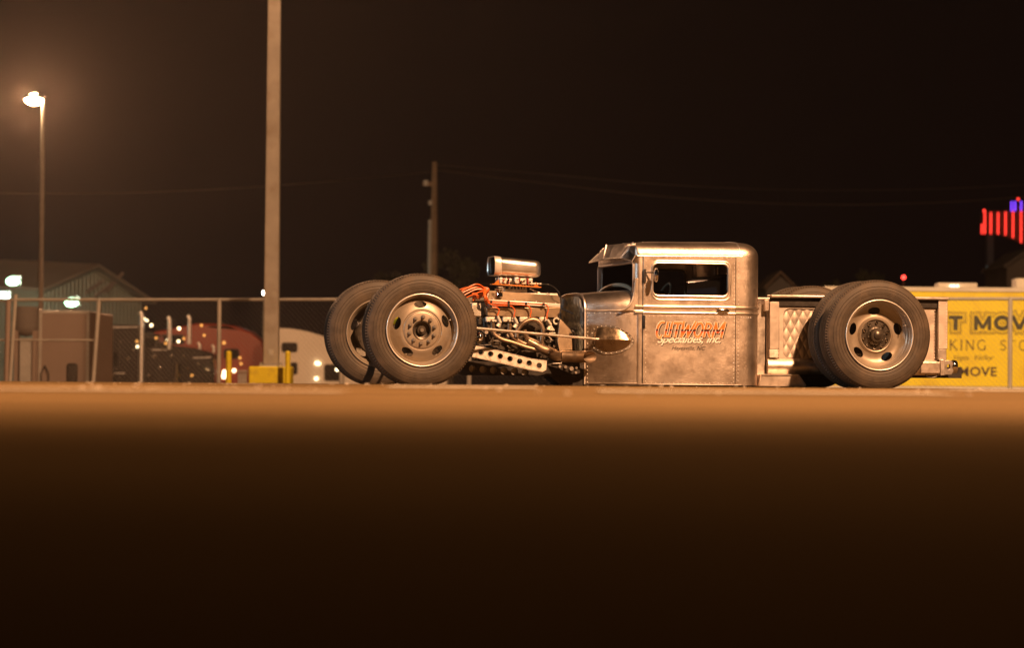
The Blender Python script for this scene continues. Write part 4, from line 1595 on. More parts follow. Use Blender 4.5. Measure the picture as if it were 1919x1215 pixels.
# bed shell (sides + tailgate + floor)
bs = MB()
bs.box(bx0, bx1, YB + 0.012, YB + 0.03, bz0, bz1)
bs.box(bx0, bx1, YBF - 0.03, YBF - 0.012, bz0, bz1)
bs.box(bx0, bx0 + 0.02, YB + 0.03, YBF - 0.03, bz0, bz1)
bs.box(bx1 - 0.02, bx1, YB + 0.03, YBF - 0.03, bz0, bz1)
bs.box(bx0 + 0.02, bx1 - 0.02, YB + 0.03, YBF - 0.03, bz0 + 0.1, bz0 + 0.12)
bed = bs.build('bed', M['alu'], truck, bevel=0.003)
M['alu_matte'] = mat('matte_aluminium_panel', (0.62, 0.55, 0.49), 0.75, 0.52, 0.12, 8, 0.06, 0.0006, 70, wave=0.004, wscale=8)
# sunken frame around the quilting: lower roll and posts
p0, p1 = B(98, 780, YB), B(188, 335, YB)
MB().box(p0.x, p1.x, YB - 0.05, YB + 0.012, p0.z, p1.z).build('bed_post', M['alu_matte'], bed, bevel=0.004)
MB().box(p0.x, p1.x - 0.003, YB - 0.045, YB + 0.012, B(0, 860, YB).z, p0.z - 0.002).build('bed_post_foot', M['frame_alu'], bed, bevel=0.003)
p2, p3 = B(1690, 780, YB), B(1780, 318, YB)
MB().box(p2.x, p3.x, YB - 0.05, YB + 0.012, p2.z, p3.z).build('bed_post', M['alu_matte'], bed, bevel=0.004)
MB().box(p2.x, p3.x - 0.008, YB - 0.045, YB + 0.012, B(0, 866, YB).z, p2.z - 0.002).build('bed_post_foot', M['steel_dull'], bed, bevel=0.003)
fx = B(200, 0, YB).x
mb = MB()
zlo, zhi = B(0, 870, YB).z, B(0, 372, YB).z
for k in range(1):
    mb.xz([[(fx, zlo - 0.01), (bx1 - 0.12, zlo - 0.01), (bx1 - 0.12, zhi), (fx, zhi)], rrect(B(245, 0, YB).x, XR + 0.2, zlo, B(0, 395, YB).z, 0.06)[::-1]], YB - 0.012, YB + 0.012)
mb.build('bed_side_panel', M['alu_matte'], bed, bevel=0.005)
qx0, qx1 = B(248, 0, YB).x, XR - 0.05
qz0, qz1 = B(0, 862, YB).z, B(0, 397, YB).z


def quilt(u, v):
    x = qx0 + (qx1 - qx0) * u
    z = qz0 + (qz1 - qz0) * v
    k = 2 * PI / 0.156
    a_ = x / 0.078 + z / 0.150
    b_ = x / 0.078 - z / 0.150 + 0.3
    fa = abs(math.sin(PI * a_)) ** 0.6
    fb = abs(math.sin(PI * b_)) ** 0.6
    return (x, YB + 0.006 - 0.008 * fa * fb, z)


MB().grid(150, 110, quilt).build('quilted_panel', M['alu_matte'], bed, angle=60)
# rolled lower valance
lv = []
for i in range(9):
    t = i / 8
    lv.append((YB - 0.012 - 0.035 * math.sin(PI * t) ** 0.8, zlo - (zlo - bz0) * t))
poly = [(y, z) for y, z in lv] + [(YB + 0.012, bz0), (YB + 0.012, zlo)]
MB().prism([poly], lambda u, v: (bx0, u, v), lambda u, v: (bx1 - 0.04, u, v)).build('bed_valance', M['alu'], bed, angle=40)
# top rail
ra0, ra1 = B(122, 280, YB - 0.05), B(1805, 280, YB - 0.05)
MB().box(ra0.x, ra1.x, YB - 0.07, YB + 0.06, B(0, 292, YB).z, B(0, 264, YB).z).build('bed_rail', M['alu_bright'], bed, bevel=0.008)
MB().box(ra0.x, ra1.x, YBF - 0.06, YBF + 0.07, B(0, 292, YB).z, B(0, 264, YB).z).build('bed_rail', M['alu_bright'], bed, bevel=0.008)
MB().box(ra0.x + 0.01, ra1.x - 0.02, YB - 0.03, YB + 0.012, B(0, 372, YB).z, B(0, 293, YB).z).build('rail_recess', M['frame_dark'], bed, bevel=0.003)
MB().box(B(60, 0, YB).x, B(100, 0, YB).x, YB - 0.03, YBF, B(0, 420, YB).z, B(0, 310, YB).z).build('bed_corner_cap', M['alu'], bed, bevel=0.004)
rv = line((p1.x + 0.006, YB - 0.012, zlo + 0.02), (p1.x + 0.006, YB - 0.012, zhi - 0.02), 16)
rv += line((p2.x - 0.020, YB - 0.012, zlo + 0.02), (p2.x - 0.020, YB - 0.012, zhi - 0.02), 16)
rv += line((p2.x + 0.010, YB - 0.05, p2.z + 0.01), (p2.x + 0.010, YB - 0.05, p3.z - 0.01), 15)
rv += line((p3.x - 0.012, YB - 0.05, p2.z + 0.01), (p3.x - 0.012, YB - 0.05, p3.z - 0.01), 15)
rv += line((bx0 + 0.01, YB - 0.03, bz0 + 0.02), (bx0 + 0.01, YB - 0.02, zlo - 0.01), 8)
rivets(rv, 'rivets', bed)
# step under the bed front
s0, s1 = B(8, 1142, YB - 0.1), B(455, 1142, YB - 0.1)
zt_, zb_ = B(0, 1022, YB - 0.1).z, B(0, 1142, YB - 0.1).z
xm = B(388, 0, YB - 0.1).x
st = MB()
st.xz([[(s0.x, max(zb_, 0.014)), (s1.x, max(zb_, 0.014)), (xm, zt_), (s0.x + 0.02, zt_)]], YB - 0.10, YBF + 0.1)
st.build('side_step', M['alu'], truck, bevel=0.004)
MB().bar((s0.x + 0.02, YB - 0.105, zt_), (xm, YB - 0.105, zt_), 0.01, 0.008).build('side_step_edge', M['alu_bright'], truck)
MB().bar(Vector((s1.x, YB - 0.103, 0.02)), Vector((xm, YB - 0.103, zt_)), 0.006, 0.012).build('side_step_edge', M['steel_dull'], truck)
# gap panel between cab and bed
MB().box(xB - 0.01, bx0 - 0.01, YN + 0.22, YF - 0.22, 0.10, bz1 - 0.05).build('cab_gap_panel', M['steel_dull'], truck)
rv = line((xB + 0.012, YN + 0.218, 0.2), (xB + 0.012, YN + 0.218, 0.62), 16)
rivets(rv, 'rivets', truck)
# rear crossmember, hitch and chrome light
t0, t1 = B(1540, 1015, YB - 0.06), B(1755, 900, YB - 0.06)
MB().box(t0.x, t1.x, YB - 0.06, YBF + 0.06, t0.z, t1.z).build('rear_crossmember', M['alu'], truck, bevel=0.01)
h0, h1 = B(1760, 1025, YB - 0.05), B(1830, 888, YB - 0.05)
hp = [(h0.x, h0.z), (h1.x, h0.z), (h1.x + 0.02, h0.z + 0.03), (h1.x + 0.02, h1.z - 0.03), (h1.x, h1.z), (h0.x, h1.z)]
hq = B(1803, 948, YB - 0.05)
MB().xz([hp, circ(hq.x, hq.z, 0.016, 16, 0.024)[::-1]], YB - 0.06, YB - 0.04).build('hitch_plate', M['steel_dull'], truck, bevel=0.003)
MB().box(h0.x - 0.04, h0.x, YB - 0.075, YB - 0.03, h0.z - 0.005, h1.z + 0.006).build('hitch_bracket', M['alu_bright'], truck, bevel=0.003)
MB().xz([hp], YBF + 0.04, YBF + 0.06).build('hitch_plate', M['steel_dull'], truck, bevel=0.003)
lq = B(1862, 948, YB - 0.02)
lamp_ = MB()
prof = [(0.001, -0.055), (0.026, -0.05), (0.045, -0.03), (0.050, 0.0), (0.046, 0.02), (0.001, 0.02)]
lamp_.ball((lq.x - 0.012, YB - 0.02, lq.z), 0.040, 0.05, 0.062, 22, 14)
lamp_.tube([(lq.x + 0.012 , YB - 0.02 + 0.040 * math.cos(2 * PI * k / 24), lq.z + 0.052 * math.sin(2 * PI * k / 24)) for k in range(24)], 0.008, 8, closed=True)
lamp_.build('tail_lamp', M['chrome'], truck)
MB().tube(smooth_path([B(1590, 1020, YB - 0.04), B(1600, 1040, YB - 0.04), B(1640, 1052, YB - 0.04), B(1690, 1040, YB - 0.04), B(1705, 1018, YB - 0.04)]), 0.005, 8).build('trailer_wire', M['black'], truck)
# ================================================================== the lot behind
# ---------- tall light pole on its yellow base, with the two bollards
DP = 66.0


def gz(y): return G(y)


b0, b1 = at(469.5, 718, DP), at(547.5, 688, DP)
pole = empty('light_pole', ((b0.x + b1.x) / 2, DP, gz(DP)))
tag(pole, 'tall square steel light pole standing on a yellow concrete base', 'light pole')
cx = (b0.x + b1.x) / 2
bt = b1.z - gz(DP)
hw = (b1.x - b0.x) / 2
MB().box(-hw, hw, -hw, hw, -0.02, bt).build('concrete_base', M['yellow'], pole, bevel=0.02)
pc = at(509, 600, DP).x - cx
MB().box(pc - 0.24, pc + 0.24, -0.24, 0.24, bt, bt + 0.03).build('base_plate', M['galv'], pole, bevel=0.01)
ba = MB()
PH = 12.6
w0_, w1_ = 0.158, 0.112
ba.loft([[(pc + sx_ * w0_, sy * w0_, bt + 0.03) for sx_, sy in ((-1, -1), (1, -1), (1, 1), (-1, 1))],
         [(pc + sx_ * w1_, sy * w1_, PH) for sx_, sy in ((-1, -1), (1, -1), (1, 1), (-1, 1))]])
ba.build('pole_shaft', M['pole'], pole, bevel=0.02)
for sx_, sy in ((-1, -1), (1, -1), (1, 1), (-1, 1)):
    MB().cyl((pc + sx_ * 0.2, sy * 0.2, bt), (pc + sx_ * 0.2, sy * 0.2, bt + 0.09), 0.02, n=8).build('anchor_bolt', M['galv'], pole)
hp_ = at(508, 661, DP)
MB().box(pc - 0.05, pc + 0.05, -w0_ - 0.008, -w0_ + 0.002, hp_.z - gz(DP) - 0.06, hp_.z - gz(DP) + 0.06).build('hand_hole_cover', M['galv'], pole, bevel=0.004)
for s_ in (-1, 1):
    h = MB()
    h.bar((pc, 0, PH - 0.15), (pc + s_ * 0.7, 0, PH - 0.1), 0.06, 0.06)
    ho_ = h.build('luminaire_arm', M['pole'], pole)
    h = MB()
    h.box(pc + s_ * 0.7 - 0.25, pc + s_ * 0.7 + 0.25, -0.25, 0.25, PH - 0.15, PH + 0.05)
    h.build('luminaire', M['frame_dark'], pole, bevel=0.03)
    MB().box(pc + s_ * 0.7 - 0.2, pc + s_ * 0.7 + 0.2, -0.2, 0.2, PH - 0.165, PH - 0.151).build('luminaire_lens', glow('flat_lens', (1, 0.62, 0.3), 30), pole, angle=None)
lamp('pole_lamp', 'POINT', (cx + pc, DP - 0.3, PH - 0.6), 5200, radius=0.25)

for i, (px0, px1, D, lab) in enumerate(((423, 434, 66.3, 'yellow steel bollard standing apart to the left of the light pole base'),
                                     (534, 544.5, 65.0, 'yellow steel bollard hard against the right front of the light pole base'))):
    a, b = at(px0, 718, D), at(px1, 658, D)
    bo_ = empty('bollard', ((a.x + b.x) / 2, D, gz(D)))
    tag(bo_, lab, 'bollard', 'yellow bollards round the light pole')
    r_ = (b.x - a.x) / 2
    h_ = b.z - gz(D)
    pp = MB()
    pp.cyl((0, 0, -0.02), (0, 0, h_ - r_ * 0.7), r_, n=20)
    pp.build('post', M['yellow'], bo_)
    MB().ball((0, 0, h_ - r_ * 0.7), r_, r_, r_ * 0.7, 20, 10).build('cap', M['yellow'], bo_)

# pale ribbed utility bin with a red light on it
a, b = at(446, 718, 64.5), at(463, 694, 64.5)
ub = empty('utility_cabinet', ((a.x + b.x) / 2, 64.5, gz(64.5)))
tag(ub, 'small pale ribbed utility cabinet left of the yellow pole base', 'utility box')
w_ = (b.x - a.x) / 2
h_ = b.z - gz(64.5)
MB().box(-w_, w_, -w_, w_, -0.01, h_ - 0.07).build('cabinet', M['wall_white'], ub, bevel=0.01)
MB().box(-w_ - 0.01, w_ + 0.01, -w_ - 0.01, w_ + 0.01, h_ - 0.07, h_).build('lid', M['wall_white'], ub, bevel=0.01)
rb = MB()
for k in range(6):
    x = -w_ + 2 * w_ * (k + 0.5) / 6
    rb.box(x - 0.007, x + 0.007, -w_ - 0.012, -w_, 0.01, h_ - 0.08)
rb.build('ribs', M['galv'], ub, kind='stuff')

# ---------- chain-link fence
def fence_y(px): return 70.5 - 7.0 * px / 1919.0


fa, fb = at(-130, 600, 71.0), at(2080, 600, 62.9)
FA, FB = Vector((fa.x, 71.0, 0)), Vector((fb.x, 62.9, 0))
fdir = (FB - FA).normalized()
FL = (FB - FA).length
FH = 1.84
fence = empty('chain_link_fence', (FA.x, FA.y, 0))
tag(fence, 'long galvanised chain link fence with top rail behind the hot rod', 'fence')


def fp(px):                                           # metres along the fence for a picture column
    lo, hi = 0.0, FL
    for _ in range(40):
        mid_ = (lo + hi) / 2
        p_ = FA + fdir * mid_
        if p_.x / p_.y < at(px, 640, 60).x / 60: lo = mid_
        else: hi = mid_
    return lo


def fpt(s_, z):
    p_ = fdir * s_
    return Vector((p_.x, p_.y, z + G((FA + p_).y)))


M['fence_pipe'] = mat('weathered_fence_pipe', (0.40, 0.38, 0.35), 0.1, 0.6, 0.15, 3)
MB().tube([fpt(s_, FH) for s_ in (0, FL * 0.25, FL * 0.5, FL * 0.75, FL)], 0.034, 8).build('top_rail', M['fence_pipe'], fence)
MB().tube([fpt(0, 0.52 * FH), fpt(fp(175), 0.52 * FH)], 0.022, 8).build('mid_rail', M['fence_pipe'], fence)
for px, lean, r_ in ((410.5, 0.0, 0.045), (1893, 0.0, 0.045), (180, 0.13, 0.045), (640, 0.0, 0.045), (880, 0, 0.045), (1130, 0, 0.045), (1380, 0, 0.045), (1640, 0, 0.045)):
    s_ = fp(px)
    q = MB()
    q.cyl(fpt(s_ - lean / 2, -0.05), fpt(s_ + lean / 2, FH + 0.03), r_, n=12)
    q.build('fence_post', M['fence_pipe'], fence)
for k, (px, w) in enumerate(((13.5, 0.062), (23, 0.04))):
    s_ = fp(px)
    q = MB()
    q.cyl(fpt(s_ - 0.04 * k - 0.01, -0.05), fpt(s_ + 0.05 * k + 0.02, FH + 0.12 * k), w, n=14)
    q.build('gate_post', M['wall_white'] if k == 0 else M['fence_pipe'], fence)
mesh_ = MB()
pitch = 0.055
nw = int(FL / pitch)
rows = int((FH - 0.06) / pitch)
rw_ = 0.0013
for i in range(nw):
    prev = None
    x0 = i * pitch
    pts = []
    for j in range(rows + 1):
        x = x0 + (pitch / 2 if (j % 2) else 0) + (pitch / 2 if False else 0)
        if i % 2:
            pass
        pts.append((x0 + pitch * (1 if (j + i) % 2 else 0), 0.04 + j * pitch))
    # the wire zigzags over one pitch, hooked to its neighbours
    vs_, fs = [], []
    for j, (x, z) in enumerate(pts):
        p_ = fpt(x, z)
        o_ = 0.004 * (1 if j % 2 else -1)
        n3 = Vector((-fdir.y, fdir.x, 0))
        for k in range(3):
            a_ = 2 * PI * k / 3
            vs_.append(p_ + n3 * (o_ + rw_ * math.cos(a_)) + Vector((fdir.x * rw_ * math.sin(a_) * 1.2, 0, rw_ * math.sin(a_) * 0.8)))
        if j:
            b_ = (j - 1) * 3
            for k in range(3):
                l = (k + 1) % 3
                fs.append((b_ + k, b_ + l, b_ + 3 + l, b_ + 3 + k))
    mesh_.add(vs_, fs)
mesh_.build('wire_mesh', mat('dull_fence_wire', (0.24, 0.22, 0.20), 0.1, 0.6, 0.1), fence, angle=None, kind='stuff', fix=False)

# ---------- yellow moving trailer
DT = 77.5
ta, tb = at(1546, 727, DT), at(2120, 538, DT - 0.3)
tr = empty('moving_trailer', (ta.x, DT, G(DT)))
tag(tr, 'long yellow moving company trailer with cream roof edge behind the fence', 'trailer')
tz = lambda py: at(1800, py, DT).z - G(DT)
tL = tb.x - ta.x
zt_y, zb_y = tz(547.5), tz(724.5)
MB().box(0, tL, 0, 2.5, zb_y, zt_y).build('body', M['trailer_yellow'], tr, bevel=0.02)
MB().box(-0.03, tL + 0.03, -0.03, 2.53, zt_y + 0.002, tz(538.5)).build('roof_edge', M['trailer_white'], tr, bevel=0.02)
MB().box(-0.01, tL + 0.01, -0.02, 2.52, tz(731.5), zb_y - 0.002).build('lower_rail', M['trailer_white'], tr, bevel=0.01)
for k in range(2):
    for x in (tL - 2.0 - 1.2 * k,):
        for y in (0.15, 2.3):
            w = MB().lathe([(0.12, -0.1), (0.38, -0.12), (0.40, -0.08), (0.40, 0.08), (0.38, 0.12), (0.12, 0.1)], (x, y, 0.40), 28, closed=True)
            w.build('wheel', M['tyre'], tr)
for (p0_, p1_, y0_, y1_) in ((1757, 1831, 538, 530.5), (1903, 1960, 538, 522)):
    a, b = at(p0_, y0_, DT + 1), at(p1_, y1_, DT + 1)
    u = MB()
    u.box(a.x - ta.x, b.x - ta.x, 0.9, 1.6, tz(538), b.z - G(DT))
    u.build('roof_unit', M['trailer_white'], tr, bevel=0.03)
vt = MB()
for px in (1791, 1797, 1804):
    p_ = at(px, 535, DT)
    vt.ball((p_.x - ta.x, 0.86, p_.z - G(DT)), 0.03, 0.03, 0.05, 8, 6)
vt.build('roof_lights', glow('roof_light_glow', (1, 0.82, 0.6), 2.5), tr, kind='stuff')
rvt = MB()
for k in range(int(tL / 0.12)):
    for z in (zt_y - 0.05, zb_y + 0.05):
        rvt.box(0.05 + k * 0.12 - 0.006, 0.05 + k * 0.12 + 0.006, -0.004, 0.0, z - 0.006, z + 0.006)
rvt.build('panel_rivets', M['trailer_white'], tr, kind='stuff', angle=None)
seam = MB()
for px in (1560, 1610, 1660, 1710, 1760, 1810, 1860, 1910, 1960):
    x = at(px, 600, DT).x - ta.x
    seam.box(x - 0.008, x + 0.008, -0.003, 0.001, zb_y + 0.001, zt_y - 0.001)
seam.build('panel_seams', M['trailer_yellow'], tr, kind='stuff')


def tfn(px0, px1, pyb, pyt, off=0.0, th=0.004):
    a, b = at(px0, pyb, DT), at(px1, pyt, DT)
    return lambda u, v, d: (a.x - ta.x + (b.x - a.x) * u, -off - 0.006 + d, a.z - G(DT) + (b.z - a.z) * v)


block = {
    'T': [([(0, .87), (1, .87)], .26), ([(.5, .87), (.5, 0)], .30)],
    'M': [([(.13, 0), (.13, 1)], .26), ([(.87, 0), (.87, 1)], .26), ([(.14, .92), (.5, .12)], .24), ([(.86, .92), (.5, .12)], .24)],
    'O': [(arc(.5, .5, .38, .38, 0, 360, 26), .30)],
    'V': [([(.12, 1), (.5, .06)], .28), ([(.88, 1), (.5, .06)], .28)],
}
hL = at(1800, 591.5, DT).z - at(1800, 619.5, DT).z
for j, (fat_, m_, ext) in enumerate(((0.50, M['letter_brown'], 0.25), (0.42, M['trailer_yellow'], 0.21), (0.30, M['letter_brown'], 0.15), (0.22, M['trailer_yellow'], 0.11), (0.0, M['letter_dark'], 0.0))):
    for ch, (p0_, p1_) in (('T', (1777, 1804)), ('M', (1824, 1858.5)), ('O', (1862, 1894)), ('V', (1893, 1927))):
        xl_, xr_ = at(p0_, 606, DT).x - ta.x, at(p1_, 606, DT).x - ta.x
        zb2 = at(p0_, 619.5, DT).z - G(DT)
        asp = (xr_ - xl_) / hL
        ss = []
        for pl, w in block[ch]:
            pl = [Vector((x * asp, y)) for x, y in pl]
            if ext and ch != 'O':
                e_ = fat_ / 2
                d0 = (pl[0] - pl[1]).normalized() * e_
                d1 = (pl[-1] - pl[-2]).normalized() * e_
                pl = [pl[0] + d0] + pl[1:-1] + [pl[-1] + d1]
            ss.append(([(v_.x, v_.y) for v_ in pl], w + fat_))
        strokes_obj('lettering', [(0, ss)], (lambda xl_, zb2: (lambda u, v, d: (xl_ + u * hL, -0.004 - 0.005 * j - d, zb2 + v * hL)))(xl_, zb2), m_, tr, 0.003)
th = 0.085
G_ = {
    'K': (0.0, [([(0.1, 0), (0.1, 1)], .12), ([(0.62, 1), (0.14, .47)], th), ([(0.24, .55), (0.72, 0)], .11), ([(0, .02), (.22, .02)], .04), ([(0, .98), (.22, .98)], .04), ([(.5, .98), (.74, .98)], .04), ([(.6, .02), (.82, .02)], .04)]),
    'I': (0.0, [([(0.12, 0), (0.12, 1)], .12), ([(0, .02), (.24, .02)], .04), ([(0, .98), (.24, .98)], .04)]),
    'N': (0.0, [([(0.1, 0), (0.1, 1)], th), ([(0.08, .98), (0.74, .02)], .12), ([(0.74, 0), (0.74, 1)], th), ([(0, .02), (.2, .02)], .04), ([(-.02, .98), (.14, .98)], .04), ([(.64, .98), (.84, .98)], .04)]),
    'G': (0.0, [(arc(.42, .5, .38, .48, 50, 320, 16), .09), ([(.74, 0.02), (.74, .42)], .10), ([(.62, .42), (.86, .42)], .04), ([(.68, .76), (.68, .94)], .04)]),
    'S': (0.0, [(arc(.27, .74, .20, .23, 30, 235, 10) + arc(.27, .27, .22, .25, 60, -150, 10), .09), ([(.45, .76), (.45, .94)], .04), ([(.04, .06), (.04, .24)], .04)]),
    'T': (0.0, [([(0.36, 0), (0.36, .98)], .12), ([(0, .96), (.72, .96)], .06), ([(.24, .02), (.48, .02)], .04), ([(.02, .96), (.02, .78)], .04), ([(.70, .96), (.70, .78)], .04)]),
    'O': (0.0, [(arc(.42, .5, .38, .47, 0, 360, 20), .09)]),
}
gl = []
a17, b17 = at(1779.5, 656.5, DT), at(1849.5, 637.5, DT)
LHt = (b17.z - a17.z)
for ch, px in zip('KINGSTO', (1779.5, 1799.3, 1809.5, 1831.5, 1874.5, 1888.5, 1909.5)):
    x = at(px, 650, DT).x - ta.x
    gl.append((x / LHt, G_[ch][1]))
for gl_ in (gl[:4], gl[4:]):
    strokes_obj('lettering', gl_, lambda u, v, d: (u * LHt, -0.004 - d, a17.z - G(DT) + v * LHt), M['letter_brown'], tr, 0.003)
text_obj('lettering', 'Vegas', tfn(1787.5, 1817, 677.5, 666), 0.003, M['letter_brown'], tr, 0.5, -0.004, 1.0)
text_obj('lettering', 'Valley', tfn(1827, 1863, 677.5, 666), 0.003, M['letter_brown'], tr, 0.5, -0.004, 1.0)
text_obj('lettering', 'MOVE', tfn(1797.5, 1868, 705.5, 688), 0.003, M['letter_brown'], tr, 0.0, 0.024, 1.06)

# ---------- left-hand sodium street lamp
DL = 92.0
lp = empty('street_lamp', (at(76.5, 600, DL).x, DL, G(DL)))
tag(lp, 'slender lit sodium street lamp glowing at the far left', 'street lamp')
zl = lambda py: at(76, py, DL).z - G(DL)
MB().tube([(0, 0, 0), (0, 0, zl(196))], [0.085, 0.055], 14).build('lamp_post', M['galv'], lp)
hx = at(64, 186, DL).x - at(76.5, 600, DL).x
MB().tube(smooth_path([(0, 0, zl(200)), (0, 0, zl(188)), (hx * 0.7, 0, zl(180)), (hx, 0, zl(181))]), 0.035, 8).build('lamp_arm', M['galv'], lp)
MB().ball((hx, 0, zl(182)), 0.34, 0.22, 0.10, 20, 8).build('lamp_head', M['frame_dark'], lp)
MB().ball((hx, -0.04, zl(186)), 0.26, 0.18, 0.17, 20, 10).build('lamp_lens', M['sodium_glow'], lp)
lw = Vector((lp.location.x + hx, DL - 0.5, G(DL) + zl(190)))
lamp('street_lamp_light', 'SPOT', lw, 15500, color=(1.0, 0.50, 0.26), radius=0.3, target=lw + Vector((0.25, -1, -0.02)), angle=R(166), blend=0.25)

# ---------- metal shed with gable
def P3(px, py, D): return at(px, py, D)


sh_o = empty('metal_shed', (at(170, 600, 150).x, 150, G(150)))
tag(sh_o, 'pale green gabled metal shed with wall lights at the far left', 'building')
so_ = Vector(sh_o.location)
A_, Pk, B_ = P3(80, 541, 148), P3(172, 500, 152), P3(266, 562, 156)
rd_ = Vector((-14, 11, 0.9))
floor_z = G(150)


def lo(p): return p - so_


wall = MB()
A0 = Vector((A_.x, A_.y, floor_z)); B0 = Vector((B_.x, B_.y, floor_z))
ins = Vector((0, 0, -0.02))
pts = [lo(A0), lo(B0), lo(B_ + ins), lo(Pk + ins), lo(A_ + ins)]
bk = [p + rd_ for p in pts]
wall.add(pts + bk, [(0, 1, 2, 3, 4), (9, 8, 7, 6, 5), (0, 4, 9, 5), (1, 6, 7, 2), (0, 5, 6, 1)])
wall.build('wall', M['shed'], sh_o, angle=None)
rf = MB()
ov = Vector((0.4, -0.35, 0))
for e_, dn in ((A_, (-0.25, 0, -0.12)), (B_, (0.35, 0, -0.22))):
    q = [lo(e_) + Vector(dn) + ov, lo(Pk) + ov, lo(Pk) + rd_, lo(e_) + Vector(dn) + rd_]
    t_ = Vector((0, 0, 0.12))
    rf.hexa(q + [p + t_ for p in q])
rf.build('roof', M['shed_roof'], sh_o, angle=None)
gdir = (B0 - A0).normalized()
gn = Vector((gdir.y, -gdir.x, 0))
for a2_, b2_ in (((190, 526), (158, 550)), ((228, 512), (195, 549)), ((270 * 0 + 209, 530), (176, 556))):
    def hit(px, py):
        d_ = ray(px, py)
        return Vector((0, 0, CAM_H)) + d_ * ((A0 - Vector((0, 0, CAM_H))).dot(gn) / d_.dot(gn))
    pa, pb = lo(hit(*a2_)), lo(hit(*b2_))
    MB().bar(pa + gn * 0.06, pb + gn * 0.06, 0.08, 0.14).build('gable_brace', M['wall_white'], sh_o)
rbm = MB()
for k in range(26):
    t = (k + 0.5) / 26
    p_ = A0.lerp(B0, t)
    topz = A_.z + (Pk.z - A_.z) * (t / 0.49) if t < 0.49 else Pk.z + (B_.z - Pk.z) * ((t - 0.49) / 0.51)
    q = lo(p_) + gn * 0.02
    rbm.box(q.x - 0.03, q.x + 0.03, q.y - 0.03, q.y + 0.03, q.z, topz - so_.z - 0.25)
rbm.build('siding_ribs', M['shed'], sh_o, kind='stuff', angle=None)

for px, py, D, gm, col, nm in ((134, 567, 140, 'green_glow', (0.8, 1, 0.72), 'green white floodlight on the shed gable wall'),
                          (24, 527, 141, 'green_glow', (0.8, 1, 0.72), 'green white floodlight high on the shed roof at the left edge'),
                          (4, 556, 139, 'cyan_glow', (0.7, 1, 0.9), 'cool white floodlight cut by the left edge of the view')):
    fl_ = empty('floodlight', at(px, py, D))
    tag(fl_, nm, 'floodlight', 'floodlights on the metal shed')
    MB().ball((0.0, 0, 0), 0.30, 0.14, 0.20, 16, 8).build('lens', M[gm], fl_)
    MB().box(-0.1, 0.34, 0.1, 0.36, -0.12, 0.26).build('housing', M['galv'], fl_, bevel=0.03)
    MB().bar((0.1, 0.3, 0), (0.1, 1.4, -0.2), 0.06, 0.06).build('bracket', M['galv'], fl_)
    lamp('floodlight_light', 'POINT', at(px, py, D) + Vector((0, -0.9, -0.3)), 420, color=col, radius=0.2)

# ---------- white box trailer and tank at the left
DW = 84.0
a, b = at(74, 583, DW), at(166, 720, DW)
wt = empty('box_trailer', (a.x, DW, G(DW)))
tag(wt, 'white box trailer end behind the fence at far left', 'trailer')
W_, Ht_ = b.x - a.x, a.z - G(DW)
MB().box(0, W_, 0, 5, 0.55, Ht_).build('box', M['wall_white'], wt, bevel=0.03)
for x in (0, W_ - 0.06):
    MB().box(x - 0.01, x + 0.07, -0.03, 0.04, 0.5, Ht_ + 0.01).build('corner_post', M['galv'], wt, bevel=0.01)
MB().box(0.07, W_ - 0.07, -0.025, 0.04, Ht_ - 0.07, Ht_ + 0.012).build('header_rail', M['galv'], wt, bevel=0.01)
MB().box(0.05, W_ - 0.05, 0.02, 4.9, 0.0, 0.55).build('undercarriage', M['frame_dark'], wt)
tg = MB()
c1 = at(85, 700, DW)
X = c1.x - a.x
zz = lambda py: at(85, py, DW).z - G(DW)
tg.tube([(X - 0.10, -0.1, zz(716)), (X - 0.10, -0.1, zz(700)), (X - 0.03, -0.1, zz(690)), (X, -0.1, zz(684)), (X + 0.03, -0.1, zz(690)), (X + 0.10, -0.1, zz(700)), (X + 0.10, -0.1, zz(716))], 0.018, 8)
tg.build('coupling_hook', M['black'], wt)
dk = MB()
dk.box(at(133, 0, DW).x - a.x, at(153, 0, DW).x - a.x, -0.12, 0.0, 0.6, zz(681))
dk.build('side_locker', M['frame_dark'], wt, bevel=0.05)

DK = 80.0
a, b = at(27, 575, DK), at(72, 630, DK)
tk = empty('storage_tank', ((a.x + b.x) / 2, DK, G(DK)))
tag(tk, 'round bottomed grey tank on a stand beside the white box trailer', 'tank')
zz = lambda py: at(50, py, DK).z - G(DK)
rk_ = (b.x - a.x) / 2
tm = MB()
rings__ = []
for k in range(9):
    t = k / 8 * PI / 2
    rings__.append([(rk_ * math.sin(max(t, 0.05)) * math.cos(2 * PI * j / 24), rk_ * math.sin(max(t, 0.05)) * math.sin(2 * PI * j / 24), zz(612) - (zz(612) - zz(631)) * math.cos(t)) for j in range(24)])
rings__.append([(rk_ * math.cos(2 * PI * j / 24), rk_ * math.sin(2 * PI * j / 24), zz(575)) for j in range(24)])
tm.loft(rings__)
tm.build('tank_shell', M['dull_house'], tk)
for sx_ in (-0.75, 0.75):
    for sy in (-0.5, 0.5):
        MB().box(rk_ * sx_ - 0.05, rk_ * sx_ + 0.05, rk_ * sy - 0.05, rk_ * sy + 0.05, 0, zz(620)).build('leg', M['wall_white'], tk, bevel=0.01)
MB().box(-rk_ * 0.5, rk_ * 0.6, -0.1, 0.3, 0.0, zz(634)).build('pump_cabinet', M['galv'], tk, bevel=0.02)


M['stack'] = mat('polished_stack_metal', (0.85, 0.84, 0.84), 0.8, 0.3, 0.05)
